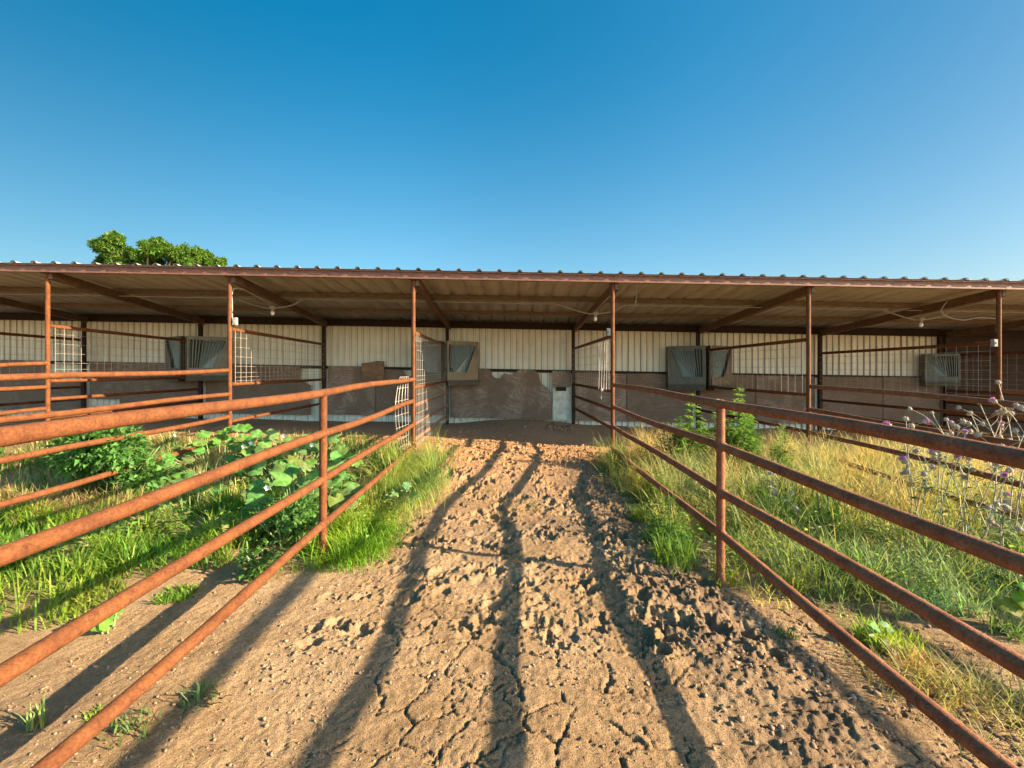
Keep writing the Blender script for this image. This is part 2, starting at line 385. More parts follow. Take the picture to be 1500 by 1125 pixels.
def gsurf(x, y):
    x = np.atleast_1d(np.asarray(x, float)); y = np.atleast_1d(np.asarray(y, float))
    i = np.clip(np.searchsorted(GX, x) - 1, 0, len(GX) - 2); j = np.clip(np.searchsorted(GY, y) - 1, 0, len(GY) - 2)
    fx = (x - GX[i]) / (GX[i + 1] - GX[i]); fy = (y - GY[j]) / (GY[j + 1] - GY[j])
    return (GZ[j, i] * (1 - fx) + GZ[j, i + 1] * fx) * (1 - fy) + (GZ[j + 1, i] * (1 - fx) + GZ[j + 1, i + 1] * fx) * fy

# ------------------------------------------------------------------ shed
FX = [-13.1, -9.95, -7.16, -4.36, -1.537, 1.526, 4.537, 7.463, 10.45, 13.5, 16.5, 19.5]      # front posts
BX = [-13.4, -10.4, -7.57, -4.59, -1.60, 1.45, 4.47, 7.42, 10.47, 13.5, 16.5, 19.5]        # back posts
def zc(x, rel): return H + rel - S * x
def roofz(y): return 1.395 - .076 * (y - 7.0)
shed = empty('shed', (0, 9.1, 0), 'long open-fronted livestock shed with brown steel roof edge and off-white corrugated back wall', 'shed')
def sp(mb, name, m): return at_root(shed, mb.build(name, m))
X0, X1 = -14.2, 22.2
# roof sheet: trapezoid ribs every 0.305 m, with thickness
def build_roof():
    prof = []
    x = X0
    while x < X1:
        prof += [(x, 0), (x + .225, 0), (x + .25, .03), (x + .28, .03)]; x += .305
    prof.append((X1, 0))
    V = []; Q = []
    ysr = [6.86, 8.4, 9.8, 11.45]
    for t in (0, .004):
        for y in ysr:
            for (x, z) in prof: V.append((x, y, zc(x, roofz(y)) + .062 + z + t))
    n = len(prof); m = len(ysr)
    for t in range(2):
        for j in range(m - 1):
            for i in range(n - 1):
                a = t * n * m + j * n + i; q = (a, a + 1, a + n + 1, a + n); Q.append(q if t else q[::-1])
    for i in range(n - 1):
        a = i; b = n * m + i; Q.append((a, a + 1, b + 1, b))
        a = (m - 1) * n + i; b = n * m + a; Q.append((b, b + 1, a + 1, a))
    at_root(shed, npmesh('roof', np.array(V), quads=np.array(Q), mat=M['roof']))
build_roof()
mb = MB()
for x0, x1 in zip([X0] + FX[1::2], FX[1::2] + [X1]):
    mb.beam((x0 + .002, 6.93, zc(x0, 1.398)), (x1 - .002, 6.93, zc(x1, 1.398)), .06, .10)
    mb.beam((x0 + .002, 6.885, zc(x0, 1.452)), (x1 - .002, 6.885, zc(x1, 1.452)), .028, .012)
sp(mb, 'eave_beam', M['painted'])
mb = MB(); x = X0; top = []      # dark strip covering the rib ends at the eave
while x < X1 - .3:
    a = zc(x + .25, roofz(6.87)) + .0615
    top += [(x + .220, a), (x + .247, a + .0365), (x + .283, a + .0365), (x + .310, a)]; x += .305
k = len(top); V = [(p, yy, q + dz) for yy in (6.846, 6.857) for dz in (-.004, 0) for p, q in top]
F = []
for i in range(k - 1): F += [(i, i + 1, k + i + 1, k + i), (2 * k + i + 1, 2 * k + i, 3 * k + i, 3 * k + i + 1), (k + i, k + i + 1, 3 * k + i + 1, 3 * k + i)]
mb.add(V, F)
sp(mb, 'rib_end_strip', M['header'])
for y in (8.4, 9.8):
    mb = MB(); mb.beam((X0, y, zc(X0, roofz(y) + .02)), (X1, y, zc(X1, roofz(y) + .02)), .055, .075)
    mb.beam((X0, y + .045, zc(X0, roofz(y) - .012)), (X1, y + .045, zc(X1, roofz(y) - .012)), .03, .010); sp(mb, 'purlin', M['purlin'])
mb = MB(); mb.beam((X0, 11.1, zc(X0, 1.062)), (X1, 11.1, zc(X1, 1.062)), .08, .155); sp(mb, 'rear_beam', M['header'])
mb = MB(); mb.beam((X0, 11.32, zc(X0, 1.13)), (X1, 11.32, zc(X1, 1.13)), .01, .10); sp(mb, 'rear_closure', M['header'])
for fx, bx in zip(FX, BX):
    mb = MB()
    mb.beam((fx + .06, 6.98, zc(fx, roofz(6.98) - .07)), (bx + .05, 11.05, zc(bx, roofz(11.05) - .07)), .05, .13)
    mb.beam((fx + .06, 6.98, zc(fx, roofz(6.98) - .138)), (bx + .05, 11.05, zc(bx, roofz(11.05) - .138)), .085, .008)
    sp(mb, 'rafter', M['beam'])
    mb = MB(); g = gz(fx, 7)
    mb.tube([(fx, 7, g - .3), (fx, 7, zc(fx, 1.335))], .0305, 14); mb.box((fx, 6.985, zc(fx, 1.339)), (.10, .10, .008))
    sp(mb, 'front_post', M['rust'])
    mb = MB(); g = gz(bx, 11.05)
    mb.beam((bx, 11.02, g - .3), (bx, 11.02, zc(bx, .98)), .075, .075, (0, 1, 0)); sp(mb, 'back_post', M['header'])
# corrugated wall
def build_wall(x0, x1, name, m):
    V = []; Q = []; C = []; prof = []; x = x0; i = 0
    while x < x1 - .01:
        d = .038 if i % 2 else .024
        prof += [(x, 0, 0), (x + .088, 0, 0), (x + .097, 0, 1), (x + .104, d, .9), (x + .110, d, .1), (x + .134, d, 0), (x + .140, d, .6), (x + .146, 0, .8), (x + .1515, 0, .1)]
        x += .1525; i += 1
    prof.append((x1, 0, 0)); n = len(prof)
    for t in (0, .004):
        for top in (0, 1):
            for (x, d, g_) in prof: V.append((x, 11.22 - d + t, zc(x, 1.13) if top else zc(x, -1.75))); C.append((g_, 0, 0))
    for t in range(2):
        for i in range(n - 1):
            a = t * 2 * n + i; q = (a, a + 1, a + n + 1, a + n); Q.append(q if not t else q[::-1])
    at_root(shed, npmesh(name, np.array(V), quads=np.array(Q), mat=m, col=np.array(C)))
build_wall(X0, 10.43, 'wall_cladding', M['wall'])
mb = MB(); mb.beam((X0, 11.15, zc(X0, -.03)), (10.43, 11.15, zc(10.43, -.03)), .05, .07); sp(mb, 'girt', M['header'])
# plywood lining; outline in (x, rel z)
def board(name, pts, m, y=11.10, th=.02, label=None):
    V = [(x, y, zc(x, z)) for x, z in pts] + [(x, y + th, zc(x, z)) for x, z in pts]; n = len(pts)
    mb = MB(); mb.add(V, [tuple(range(n)), tuple(reversed(range(n, 2 * n)))] + [(i, n + i, n + (i + 1) % n, (i + 1) % n) for i in range(n)])
    o = sp(mb, name, m)
    if label: o['label'] = label
    return o
def ragged(x0, x1, z, amp, n, seed):
    r = random.Random(seed); return [(x0 + (x1 - x0) * i / n, z + r.uniform(-amp, amp)) for i in range(n + 1)]
def sheet(x0, x1, z0, z1, m, seed, amp=.01, label=None):
    return board('plywood_panel', [(x0, z0), (x1, z0)] + ragged(x1, x0, z1, amp, 10, seed), m, label=label)
# centre bay
board('plywood_panel', [(-1.52, -1.19), (.92, -1.22), (.93, -.55), (.80, -.42), (.74, -.38), (.66, -.30), (.62, -.12), (.55, -.03), (.40, .0), (.22, .01), (.10, -.03), (.02, -.10),
      (-.07, -.14), (-.16, -.11), (-.22, -.10), (-.30, -.2), (-.37, -.23), (-.46, -.21), (-.52, -.14), (-.55, -.03), (-.62, 0), (-1.52, -.02)], M['ply'], label='large swirly plywood sheet with a torn, wavy top edge')
board('plywood_panel', [(.95, -.42), (1.40, -.40), (1.40, -.02), (.95, -.02)], M['ply'])
board('pale_panel', [(.96, -1.22), (1.38, -1.22), (1.38, -.45), (1.28, -.43), (1.24, -.47), (1.1, -.47), (1.06, -.43), (.96, -.44)], M['panel'], label='pale scuffed metal panel with a dark hole along its top')
mb = MB(); mb.box((1.16, 11.085, zc(1.16, -.46)), (.24, .02, .09)); sp(mb, 'dark_patch', M['header'])
# right of the centre
sheet(1.52, 2.75, -1.22, -.06, M['ply'], 3); sheet(2.77, 4.40, -1.22, -.05, M['ply2'], 4)
sheet(4.55, 5.9, -1.2, -.04, M['ply2'], 5); sheet(5.92, 7.34, -1.2, -.05, M['ply'], 6)
sheet(7.5, 9.0, -1.25, -.04, M['ply2'], 7); sheet(9.02, 10.4, -1.25, -.02, M['ply2'], 8)
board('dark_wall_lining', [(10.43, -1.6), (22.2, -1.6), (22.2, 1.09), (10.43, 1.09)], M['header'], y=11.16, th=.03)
# left bays
board('plywood_panel', [(-3.35, -1.17), (-1.68, -1.15), (-1.68, -.55), (-1.9, -.42), (-2.2, -.3), (-2.45, -.22), (-2.62, -.20), (-2.7, -.06), (-3.35, -.05)], M['ply2'])
board('plywood_panel', [(-4.52, -1.18), (-3.37, -1.18), (-3.37, .0), (-4.52, .0)], M['ply'])
board('plywood_panel', [(-7.5, -1.2), (-4.95, -1.2), (-4.95, -.48), (-5.2, -.35), (-5.2, -.02), (-7.5, .0)], M['ply2'])
board('plywood_panel', [(-10.33, -.9), (-9.6, -.9), (-9.6, -1.2), (-7.65, -1.2), (-7.65, .0), (-10.33, .0)], M['ply2'])
board('plywood_panel', [(-13.3, -1.2), (-10.5, -1.2), (-10.5, -.5), (-11.4, -.4), (-11.4, .0), (-13.3, .0)], M['ply2'])
# loose square board propped on the lining
lb = empty('loose_board', (-3.42, 11.05, zc(-3.42, -.2)), 'reddish square board leaning above the plywood left of the centre stall', 'board')
mb = MB(); pts = [(-.24, -.06), (.28, -.15), (.30, .32), (.12, .34), (-.04, .31), (-.25, .29)]
mb.add([(x, -.02, z) for x, z in pts] + [(x, .0, z) for x, z in pts], [tuple(range(6)), tuple(reversed(range(6, 12)))] + [(i, 6 + i, 6 + (i + 1) % 6, (i + 1) % 6) for i in range(6)])
mb.build('board_face', M['ply_red'], lb); lb.rotation_euler = (0, math.radians(-2), 0)
mb = MB(); mb.beam((-.26, .012, -.08), (.30, .012, -.10), .02, .05); mb.build('batten', M['ply2'], lb)

# ------------------------------------------------------------------ stall partitions
def lerp(a, b, t): return tuple(p + (q - p) * t for p, q in zip(a, b))
labels_p = {1: 'pipe and wire partition at the far left edge of the shed', 2: 'sunlit pipe and wire stall divider behind the left-hand front post',
  3: 'stall divider with sunlit wire grid behind the second front post, below a pale box', 4: 'stall divider with wire down to the floor on the left of the centre stall',
  5: 'shaded stall divider with four bright hanging wires right of the centre stall', 6: 'shaded wire stall divider behind the two tall green weeds',
  7: 'shaded stall divider with tall pale wires ending at the post behind the thistles', 8: 'dark pipe stall divider in the gloomy bay at the far right'}
def wire_grid(mb, f, x_of, y0, y1, z0, z1, dy, zlist, sag=0, rr=.0025):
    y = y0
    while y <= y1 + 1e-6:
        x = x_of(y); mb.tube([(x, y, zc(x, z0)), (x + sag * .5, y, zc(x, (z0 + z1) / 2)), (x, y, zc(x, z1))], rr, 4, False); y += dy
    for z in zlist:
        mb.tube([(x_of(y0), y0, zc(x_of(y0), z)), (x_of(y1), y1, zc(x_of(y1), z))], rr, 4, False)
for k in range(1, 9):
    fx, bx = FX[k], BX[k]; y0, y1 = 7.03, 10.97
    xo = lambda y: fx + (bx - fx) * (y - 7) / 4.02
    root = empty('stall_partition', (fx, 7.05, gz(fx, 7)), labels_p[k], 'stall divider', 'stall dividers')
    rails = [.54, -.31, -.59, -.88] + ([-1.12] if k == 4 else [])
    for i, z in enumerate(rails):
        mb = MB(); a = (xo(y0), y0, zc(fx, z)); b = (xo(y1), y1, zc(bx, z - .02)); mb.tube([a, b], .028 if i else .03, 12)
        if i:   # coupling
            c = lerp(a, b, .20 + .03 * i); e = lerp(a, b, .215 + .03 * i); mb.tube([c, e], .034, 12)
        at_root(root, mb.build('rail', M['rust'] if i < 4 else M['rust_shaded']))
    mb = MB()
    zl = [.42, .27, .12, -.03, -.13, -.20, -.26]
    if k in (2, 3, 4):
        wire_grid(mb, None, lambda y: xo(y) + .036, y0 + .06, y1, -.29, .52, .16, zl)
    else:
        wire_grid(mb, None, lambda y: xo(y) - .036, y0 + .06, y1, -.29, .52, .18, zl[:5], rr=.0028)
    at_root(root, mb.build('wire_mesh', M['wire']))
    if k == 4:
        mb = MB(); wire_grid(mb, None, lambda y: xo(y) + .036, y0 + .05, y1, -1.25, -.33, .12, [-.42, -.56, -.72, -.86, -.98, -1.1, -1.2]); at_root(root, mb.build('wire_mesh', M['wire']))
# bent livestock panel in front of the left centre post
bp = empty('bent_wire_panel', (-1.58, 6.9, gz(-1.58, 6.9)), 'short bent piece of wire mesh hooked in front of the left centre-stall post', 'wire panel')
mb = MB(); zz = [-.14, -.3, -.48, -.68, -.86, -1.02, -1.16]
def bend(t, z):   # t along the panel, z rel
    u = (z + .65) / .52
    return (-1.585 - .02 * t, 6.93 - .13 * t - .12 * (1 - u * u) * t + .02 * math.sin(5 * z), zc(-1.6, z))
for t in (.25, .8, 1.4, 2.0, 2.5): mb.tube([bend(t, z) for z in np.linspace(-.14, -1.22, 9)], .0034, 4, False)
for z in zz: mb.tube([bend(t, z) for t in np.linspace(.1, 2.6, 6)], .0034, 4, False)
at_root(bp, mb.build('wire_mesh', M['wire']))

# ------------------------------------------------------------------ pen fences
def rail_pts(x, prof):  # prof: list of (y, rel z)
    out = []
    for (y, z), (y2, z2) in zip(prof[:-1], prof[1:]):
        for t in np.linspace(0, 1, 6)[:-1]:
            yy = y + (y2 - y) * t; out.append((x + .010 * math.sin(yy * 1.3 + x + z * 5), yy, H + z + (z2 - z) * t + .009 * math.sin(yy * 1.9 + z * 9)))
    out.append((x, prof[-1][0], H + prof[-1][1])); return out
def fence(x, front, mids, near, posts, label, m, xn=None, r=.0305):
    root = empty('pen_fence', (x, 3.5, gz(x, 3.5)), label, 'pipe fence', 'pipe fences between the pens')
    for i in range(4):
        pf = [(6.97, front[i])] + [(y, z[i]) for y, z in mids] + [(1.35, near[i]), (-4.5, near[i] - .02)]
        P_ = [(p, r) for p in rail_pts(x, pf)]
        for yp, _z in posts:
            for q, rr in ((-.046, 1.), (-.041, 1.13), (-.034, 1.15), (-.03, 1.), (.03, 1.), (.034, 1.14), (.041, 1.12), (.046, 1.)):
                yy = yp + q
                for (a_, ra), (b_, rb) in zip(P_[:-1], P_[1:]):
                    if b_[1] < yy < a_[1]:
                        P_.insert(P_.index((b_, rb)), (lerp(a_, b_, (yy - a_[1]) / (b_[1] - a_[1])), r * rr * random.uniform(.98, 1.02) if rr > 1 else r)); break
        mb = MB(); mb.tube([p for p, _ in P_], [q for _, q in P_], 18); at_root(root, mb.build('rail', m))
    for yp, zt in posts:
        mb = MB(); mb.tube([(x, yp, gz(x, yp) - .25), (x, yp, H + zt - .02)], .030, 16)
        at_root(root, mb.build('post', m))
    return root
fence(-1.525, (-.148, -.49, -.838, -1.18), [(3.65, (-.182, -.52, -.88, -1.25))], (-.208, -.552, -.91, -1.292), [(3.65, -.182), (.1, -.2), (-3.5, -.2)],
      'bright orange sunlit pipe fence running along the left side of the centre pen', M['rust'])
fence(1.525, (-.23, -.59, -.87, -1.23), [(3.35, (-.246, -.573, -.90, -1.216))], (-.272, -.582, -.894, -1.23), [(3.35, -.246), (-.2, -.26), (-3.7, -.26)],
      'dark reddish pipe fence with shaded near side along the right of the centre pen', M['rust_shaded'])
fence(-4.36, (-.02, -.38, -.73, -1.08), [(3.87, (-.075, -.43, -.78, -1.145))], (-.09, -.44, -.79, -1.15), [(2.9, -.08), (-.6, -.09), (-4, -.09)],
      'second orange pipe fence on the left, ending at the post with a pale box', M['rust'])
fence(-7.16, (.084, -.263, -.61, -.95), [(6.35, (.057, -.276, -.62, -.96))], (.03, -.31, -.65, -1.0), [(2.8, .03), (-.6, .03), (-4, .03)],
      'outermost orange pipe fence at the left edge, ending at the left-hand front post', M['rust'])
fence(4.537, (-.253, -.62, -.96, -1.26), [(4.05, (-.315, -.68, -1.02, -1.33))], (-.35, -.72, -1.05, -1.36), [(3.2, -.32), (-.3, -.35), (-3.8, -.36)],
      'dark pipe fence behind the thistles and tall dry grass on the right', M['rust_shaded'])
fence(7.463, (-.33, -.68, -1.02, -1.32), [(4.0, (-.38, -.73, -1.07, -1.38))], (-.4, -.76, -1.1, -1.4), [(3.2, -.38), (-.3, -.4), (-3.8, -.4)],
      'farthest pipe fence at the right edge, ending at the post behind the thistles', M['rust_shaded'])

# ------------------------------------------------------------------ corner hay feeders
def feeder(bx, side, label, sc_=1.0):
    root = empty('hay_feeder', (bx + side * .05, 11.06, zc(bx, -.40 + (1 - sc_) * .75)), label, 'hay feeder', 'metal corner hay feeders'); root.scale = (sc_, sc_, sc_)
    def P(x, y, z): return (side * x, -y, z)
    W_, DD, d2, HT = .70, .62, .16, 1.03
    def build(mb, name, m, par=root):
        if side < 0: mb.f = [tuple(reversed(f)) for f in mb.f]
        return mb.build(name, m, par)
    def plate(mb, quad, t=.012):
        q = [Vector(p) for p in quad]; n = (q[1] - q[0]).cross(q[2] - q[0]).normalized() * t; k = len(q)
        mb.add([tuple(p) for p in q] + [tuple(p + n) for p in q], [tuple(reversed(range(k))), tuple(range(k, 2 * k))] + [(i, (i + 1) % k, k + (i + 1) % k, k + i) for i in range(k)])
    a = Vector(P(.03, DD, 0)); b = Vector(P(W_, d2, 0))
    def F(u, z, off=0.0):
        p = a.lerp(b, u); q = Vector(P(.45, .7, 0)).normalized() * off; return (p.x + q.x, p.y + q.y, z)
    mb = MB()  # front sheet with slanted opening
    plate(mb, [F(0, .10), F(1, .10), F(1, .30), F(0, .30)])
    plate(mb, [F(.62, .30), F(1, .30), F(1, HT), F(.98, HT), F(.94, .92)])
    plate(mb, [F(0, .30), F(.05, .30), F(.05, HT), F(0, HT)])
    plate(mb, [F(.05, .95), F(.948, .95), F(.98, HT), F(.05, HT)])
    build(mb, 'front_sheet', M['galv'])
    mb = MB(); plate(mb, [P(W_, 0, .02), P(W_, d2, .02), P(W_, d2, HT), P(W_, 0, HT)]); build(mb, 'side_sheet', M['galv'])
    mb = MB(); plate(mb, [P(.012, 0, .02), P(.012, DD, .02), P(.012, DD, HT), P(.012, 0, HT)]); build(mb, 'side_sheet', M['galv'])
    mb = MB()  # slanted bars inside the opening
    for i in range(11):
        u0 = .07 + .053 * i; u1 = .07 + .082 * i
        mb.tube([F(u0, .27, -.10), F(u1, HT - .06, -.03)], .009, 6)
    build(mb, 'hay_rack', M['slat'])
    mb = MB(); pl = [P(.14, .36, .30)[:2], P(W_ - .1, .10, .30)[:2], P(W_ - .03, .02, .30)[:2], P(.03, .02, .30)[:2]]
    plate(mb, [(*pl[0], .26), (*pl[1], .26), (*pl[2], HT - .1), (*pl[3], HT - .1)]); build(mb, 'back_sheet', M['slat'])
    mb = MB()  # trough
    plate(mb, [F(-.02, .0, .05), F(1.0, .0, .05), F(1.0, .12, .09), F(-.02, .12, .09)], .015)
    plate(mb, [P(.03, 0, .0), P(.03, DD, .0), P(W_, d2, .0), P(W_, 0, .0)]); build(mb, 'trough', M['galv'])
    return root
feeder(BX[2], -1, 'dim hay feeder on the left face of the divider, second from the left edge'); feeder(BX[2], 1, 'metal hay feeder with pale slats just left of the post with a pale box')
feeder(BX[4], -1, 'hay feeder seen through wire on the left side of the centre stall divider'); feeder(BX[4], 1, 'metal hay feeder in the rear left corner of the centre stall')
feeder(BX[6], -1, 'hay feeder left of the dark divider end above the tall green weeds'); feeder(BX[6], 1, 'narrow-looking hay feeder right of the dark divider end above the weeds')
feeder(BX[8], -1, 'hay feeder at the right-hand end of the white wall, behind tall pale wires', .74)

# ------------------------------------------------------------------ conduit, lamps, boxes, cables
def curve(pts, n=8):
    out = []; P_ = [Vector(p) for p in pts]
    for i in range(len(P_) - 1):
        p0 = P_[max(i - 1, 0)]; p1 = P_[i]; p2 = P_[i + 1]; p3 = P_[min(i + 2, len(P_) - 1)]
        for k in range(n):
            t = k / n; out.append(.5 * ((2 * p1) + (p2 - p0) * t + (2 * p0 - 5 * p1 + 4 * p2 - p3) * t * t + (3 * p1 - p0 - 3 * p2 + p3) * t ** 3))
    out.append(P_[-1]); return out
cy = 8.33
lampx = [-4.40, 1.50, 7.45]
def rz(x, r): return (x, cy, zc(x, r))
pts = [rz(X0 + .1, 1.215)]
for lx in lampx: pts += [rz(lx - .95, 1.21), rz(lx - .7, 1.20), rz(lx - .25, 1.07), rz(lx, 1.04), rz(lx + .35, 1.10), rz(lx + .55, 1.20), rz(lx + .8, 1.21)]
pts.append(rz(X1 - .1, 1.215))
cr = empty('electric_conduit', rz(0, 1.27), 'long pale electric conduit running under the shed roof', 'conduit')
mb = MB(); mb.tube(curve(pts, 6), .011, 6); at_root(cr, mb.build('main_pipe', M['plastic']))
for lx, fx in zip(lampx, (FX[3], FX[5], FX[7])):
    mb = MB(); mb.tube(curve([(lx, cy, zc(lx, 1.07)), (lx + .02, 7.9, zc(lx, 1.14)), (fx + .03, 7.3, zc(fx, 1.20)), (fx + .012, 7.06, zc(fx, 1.15)), (fx + .01, 7.045, zc(fx, .9)), (fx + .01, 7.045, zc(fx, .7))], 6), .010, 6)
    at_root(cr, mb.build('branch_pipe', M['plastic']))
for lx, lab in zip(lampx, ('lamp holder under the shed roof behind the post with a pale box, left of centre', 'bare bulb lamp hanging by the right post of the centre stall', 'bare bulb lamp under the roof near the loose hanging cable on the right')):
    r_ = empty('ceiling_lamp', (lx, cy - .01, zc(lx, 1.03)), lab, 'lamp', 'bare lamps under the shed roof')
    mb = MB(); mb.tube([(0, 0, .045), (0, 0, .0)], [.05, .055], 10); mb.tube([(0, 0, 0), (0, 0, -.05)], [.028, .024], 10); mb.build('lamp_base', M['plastic'], r_)
    mb = MB(); mb.ball((0, 0, -.085), .034, 10, 6, 1.25); mb.build('bulb', M['bulb'], r_)
for fx, z, lab in ((FX[3], .66, 'pale switch box on the second front post from the left'), (FX[5], .60, 'dull switch box on the right post of the centre stall'), (FX[7], .54, 'grey-white switch box on the post behind the thistles')):
    r_ = empty('switch_box', (fx + (.075 if fx < 0 else -.06), 7.01, zc(fx, z)), lab, 'switch box', 'switch boxes on the front posts')
    mb = MB(); bm_ = M['galv'] if 0 < fx < 3 else M['plastic']; mb.box((0, 0, 0), (.06, .05, .115)); mb.build('box_body', bm_, r_)
    mb = MB(); mb.box((0, -.028, 0), (.052, .006, .105)); mb.box((0, -.035, 0), (.015, .008, .03)); mb.build('cover_plate', bm_, r_)
def cable(pts, r, label, name='loose_cable'):
    mb = MB(); o = mb.tube(curve(pts, 8), r, 6).build(name, M['plastic']); tag(o, label, 'cable'); return o
cable([(7.1, 7.45, zc(7.1, 1.24)), (7.05, 7.5, zc(7.1, 1.1)), (7.2, 7.55, zc(7.1, 1.0)), (7.5, 7.6, zc(7.1, .95)), (7.9, 7.7, zc(7.1, 1.0)), (8.3, 7.8, zc(7.1, .99))], .007, 'loose pale cable looping below the roof left of the far right post')
cable([(1.95, 7.25, zc(2, 1.36)), (1.96, 7.25, zc(2, 1.2)), (1.94, 7.25, zc(2, 1.05))], .004, 'thin wire dangling from the eave just right of the centre stall')
cable([(7.75, 7.1, zc(8, 1.33)), (7.8, 7.1, zc(8, 1.28)), (7.85, 7.1, zc(8, 1.24))], .004, 'short wire end hanging from the eave near the far right post')
# four wires and clip hanging on the right centre post
hw = empty('hanging_wires', (1.40, 7.25, zc(1.4, -.1)), 'bright strands of wire hanging inside the right centre-stall post', 'wire')
for i in range(4):
    mb = MB(); x = 1.36 + .04 * i; mb.tube(curve([(x, 7.25 - .02 * i, zc(x, .46)), (x + .008, 7.26, zc(x, 0)), (x - .004, 7.25, zc(x, -.31 - (.14 if i == 1 else 0)))], 5), .0042, 5)
    at_root(hw, mb.build('strand', M['wire']))
mb = MB(); mb.ball((1.40, 7.23, zc(1.4, -.30)), .022, 8, 5, 1.3); at_root(hw, mb.build('clip', M['plastic']))

# ------------------------------------------------------------------ vegetation helpers
def jitter(col, n, amt=.25, hue=.12):
    c = np.array(col)[None, :] * (1 + amt * RNG.uniform(-1, 1, (n, 1))); c = c * (1 + hue * RNG.uniform(-1, 1, (n, 3))); return np.clip(c, .004, .95)
def blades(x, y, h, w, lean, col, z=None, seed=0, droop=.6):
    n = len(x); az = RNG.uniform(0, 2 * math.pi, n); ln = lean * RNG.uniform(.2, 1.3, n)
    z = gsurf(x, y) - .01 if z is None else z
    dx, dy = np.cos(az), np.sin(az); sx, sy = -dy, dx
    V = np.zeros((n, 7, 3)); C = np.zeros((n, 7, 3))
    for k, (t, ww) in enumerate(((0, .8), (.4, 1.), (.75, .7))):
        out = h * ln * t ** 1.7; up = h * (t - droop * .5 * ln * t ** 2.5)
        for s, sg in ((0, -1), (1, 1)):
            V[:, 2 * k + s, 0] = x + dx * out + sg * sx * w * ww / 2; V[:, 2 * k + s, 1] = y + dy * out + sg * sy * w * ww / 2; V[:, 2 * k + s, 2] = z + up
    out = h * ln; V[:, 6, 0] = x + dx * out; V[:, 6, 1] = y + dy * out; V[:, 6, 2] = z + h * (1 - droop * .5 * ln)
    C[:] = col[:, None, :]
    i = np.arange(n)[:, None] * 7
    Q = np.concatenate([i + np.array([[0, 1, 3, 2]]), i + np.array([[2, 3, 5, 4]])]); T = i + np.array([[4, 5, 6]])
    return V.reshape(-1, 3), Q, T, C.reshape(-1, 3)
class Veg:
    def __init__(self): self.V = []; self.Q = []; self.T = []; self.C = []; self.n = 0
    def add(self, V, Q, T, C):
        self.V.append(V); self.C.append(C)
        if Q is not None: self.Q.append(Q + self.n)
        if T is not None: self.T.append(T + self.n)
        self.n += len(V)
    def build(self, name, m, parent=None):
        return npmesh(name, np.concatenate(self.V), np.concatenate(self.T) if self.T else None, np.concatenate(self.Q) if self.Q else None, m, np.concatenate(self.C), parent=parent)
def leaves(P, Dr, Up, ln, wd, col, fold=.25, curl=.2):     # lanceolate leaves
    n = len(P); Dr = Dr / np.linalg.norm(Dr, axis=1, keepdims=True); Sd = np.cross(Dr, Up); Sd /= np.linalg.norm(Sd, axis=1, keepdims=True) + 1e-9; Nn = np.cross(Sd, Dr)
    ln = np.broadcast_to(ln, n)[:, None]; wd = np.broadcast_to(wd, n)[:, None]
    V = np.stack([P, P + Dr * ln * .4 - Sd * wd * .5 + Nn * wd * fold, P + Dr * ln * .45, P + Dr * ln * .4 + Sd * wd * .5 + Nn * wd * fold, P + Dr * ln - Nn * ln * curl], 1)
    i = np.arange(n)[:, None] * 5
    T = np.concatenate([i + np.array([[0, 2, 1]]), i + np.array([[0, 3, 2]]), i + np.array([[1, 2, 4]]), i + np.array([[2, 3, 4]])])
    C = np.repeat(col[:, None, :], 5, 1); C[:, 2] *= 1.08
    return V.reshape(-1, 3), None, T, C.reshape(-1, 3)
G_BRIGHT = (.135, .215, .02); G_MID = (.075, .155, .025); G_FINE = (.12, .23, .02); TAN = (.40, .34, .13); YEL = (.34, .34, .075); DRY = (.26, .17, .085); GREY = (.19, .25, .085); DEEP = (.045, .105, .02)

def scatter(n, x0, x1, y0, y1, fn):
    x = RNG.uniform(x0, x1, n); y = RNG.uniform(y0, y1, n); p = fn(x, y); k = RNG.uniform(0, 1, n) < p; return x[k], y[k]
def clumpy(x, y, s, f=2.2, lo=-.15, hi=.3): return sst(lo, hi, fbm(x * f, y * f, 3, s))

# green grass, left side
g = Veg()
def brown(x, y): return np.exp(-((x + 4.7) / 1.0) ** 2 - ((y - 4.75) / .38) ** 2)
def lmask(x, y): return (1 - .9 * brown(x, y)) * (x < -2.75 + (y - 2.7) * .52 + .25 * fbm(x * 2, y * 2, 2, 90)) * (x < -1.58)
def addg(x, y, hmin, hmax, w_, lean, c, amt=.3):
    n = len(x)
    if n:
        cc = jitter(c, n, amt); t_ = fbm(x * 1.6, y * 1.6, 3, 310)[:, None]; cc = np.clip(cc * (1 + .55 * t_ * np.array([1.0, .45, .3])) * (1 + .25 * fbm(x * 4, y * 4, 2, 311))[:, None], .004, .9)
        g.add(*blades(x, y, RNG.uniform(hmin, hmax, n) * (.5 + .8 * clumpy(x, y, 300, 1.9, -.35, .35)), w_ * RNG.uniform(.6, 1.3, n), lean, cc))
x, y = scatter(26000, -5.6, -1.55, 2.6, 5.3, lambda x, y: lmask(x, y) * (.2 + .8 * clumpy(x, y, 91))); addg(x, y, .09, .27, .011, .9, G_BRIGHT)
x, y = scatter(7000, -5.6, -1.55, 2.5, 5.3, lambda x, y: lmask(x, y) * clumpy(x, y, 95, 1.6, .0, .4)); addg(x, y, .08, .22, .009, 1.1, YEL)
x, y = scatter(9000, -9.5, -1.65, 5.0, 7.4, lambda x, y: (1 - .9 * brown(x, y)) * (.15 + .85 * clumpy(x, y, 92, 1.2))); addg(x, y, .1, .28, .012, .9, G_MID)
x, y = scatter(5200, -1.95, -1.15, 3.7, 6.6, lambda x, y: np.exp(-((x + 1.55 - .04 * (y - 4)) / .26) ** 2)); addg(x, y, .10, .28, .008, .9, G_BRIGHT)
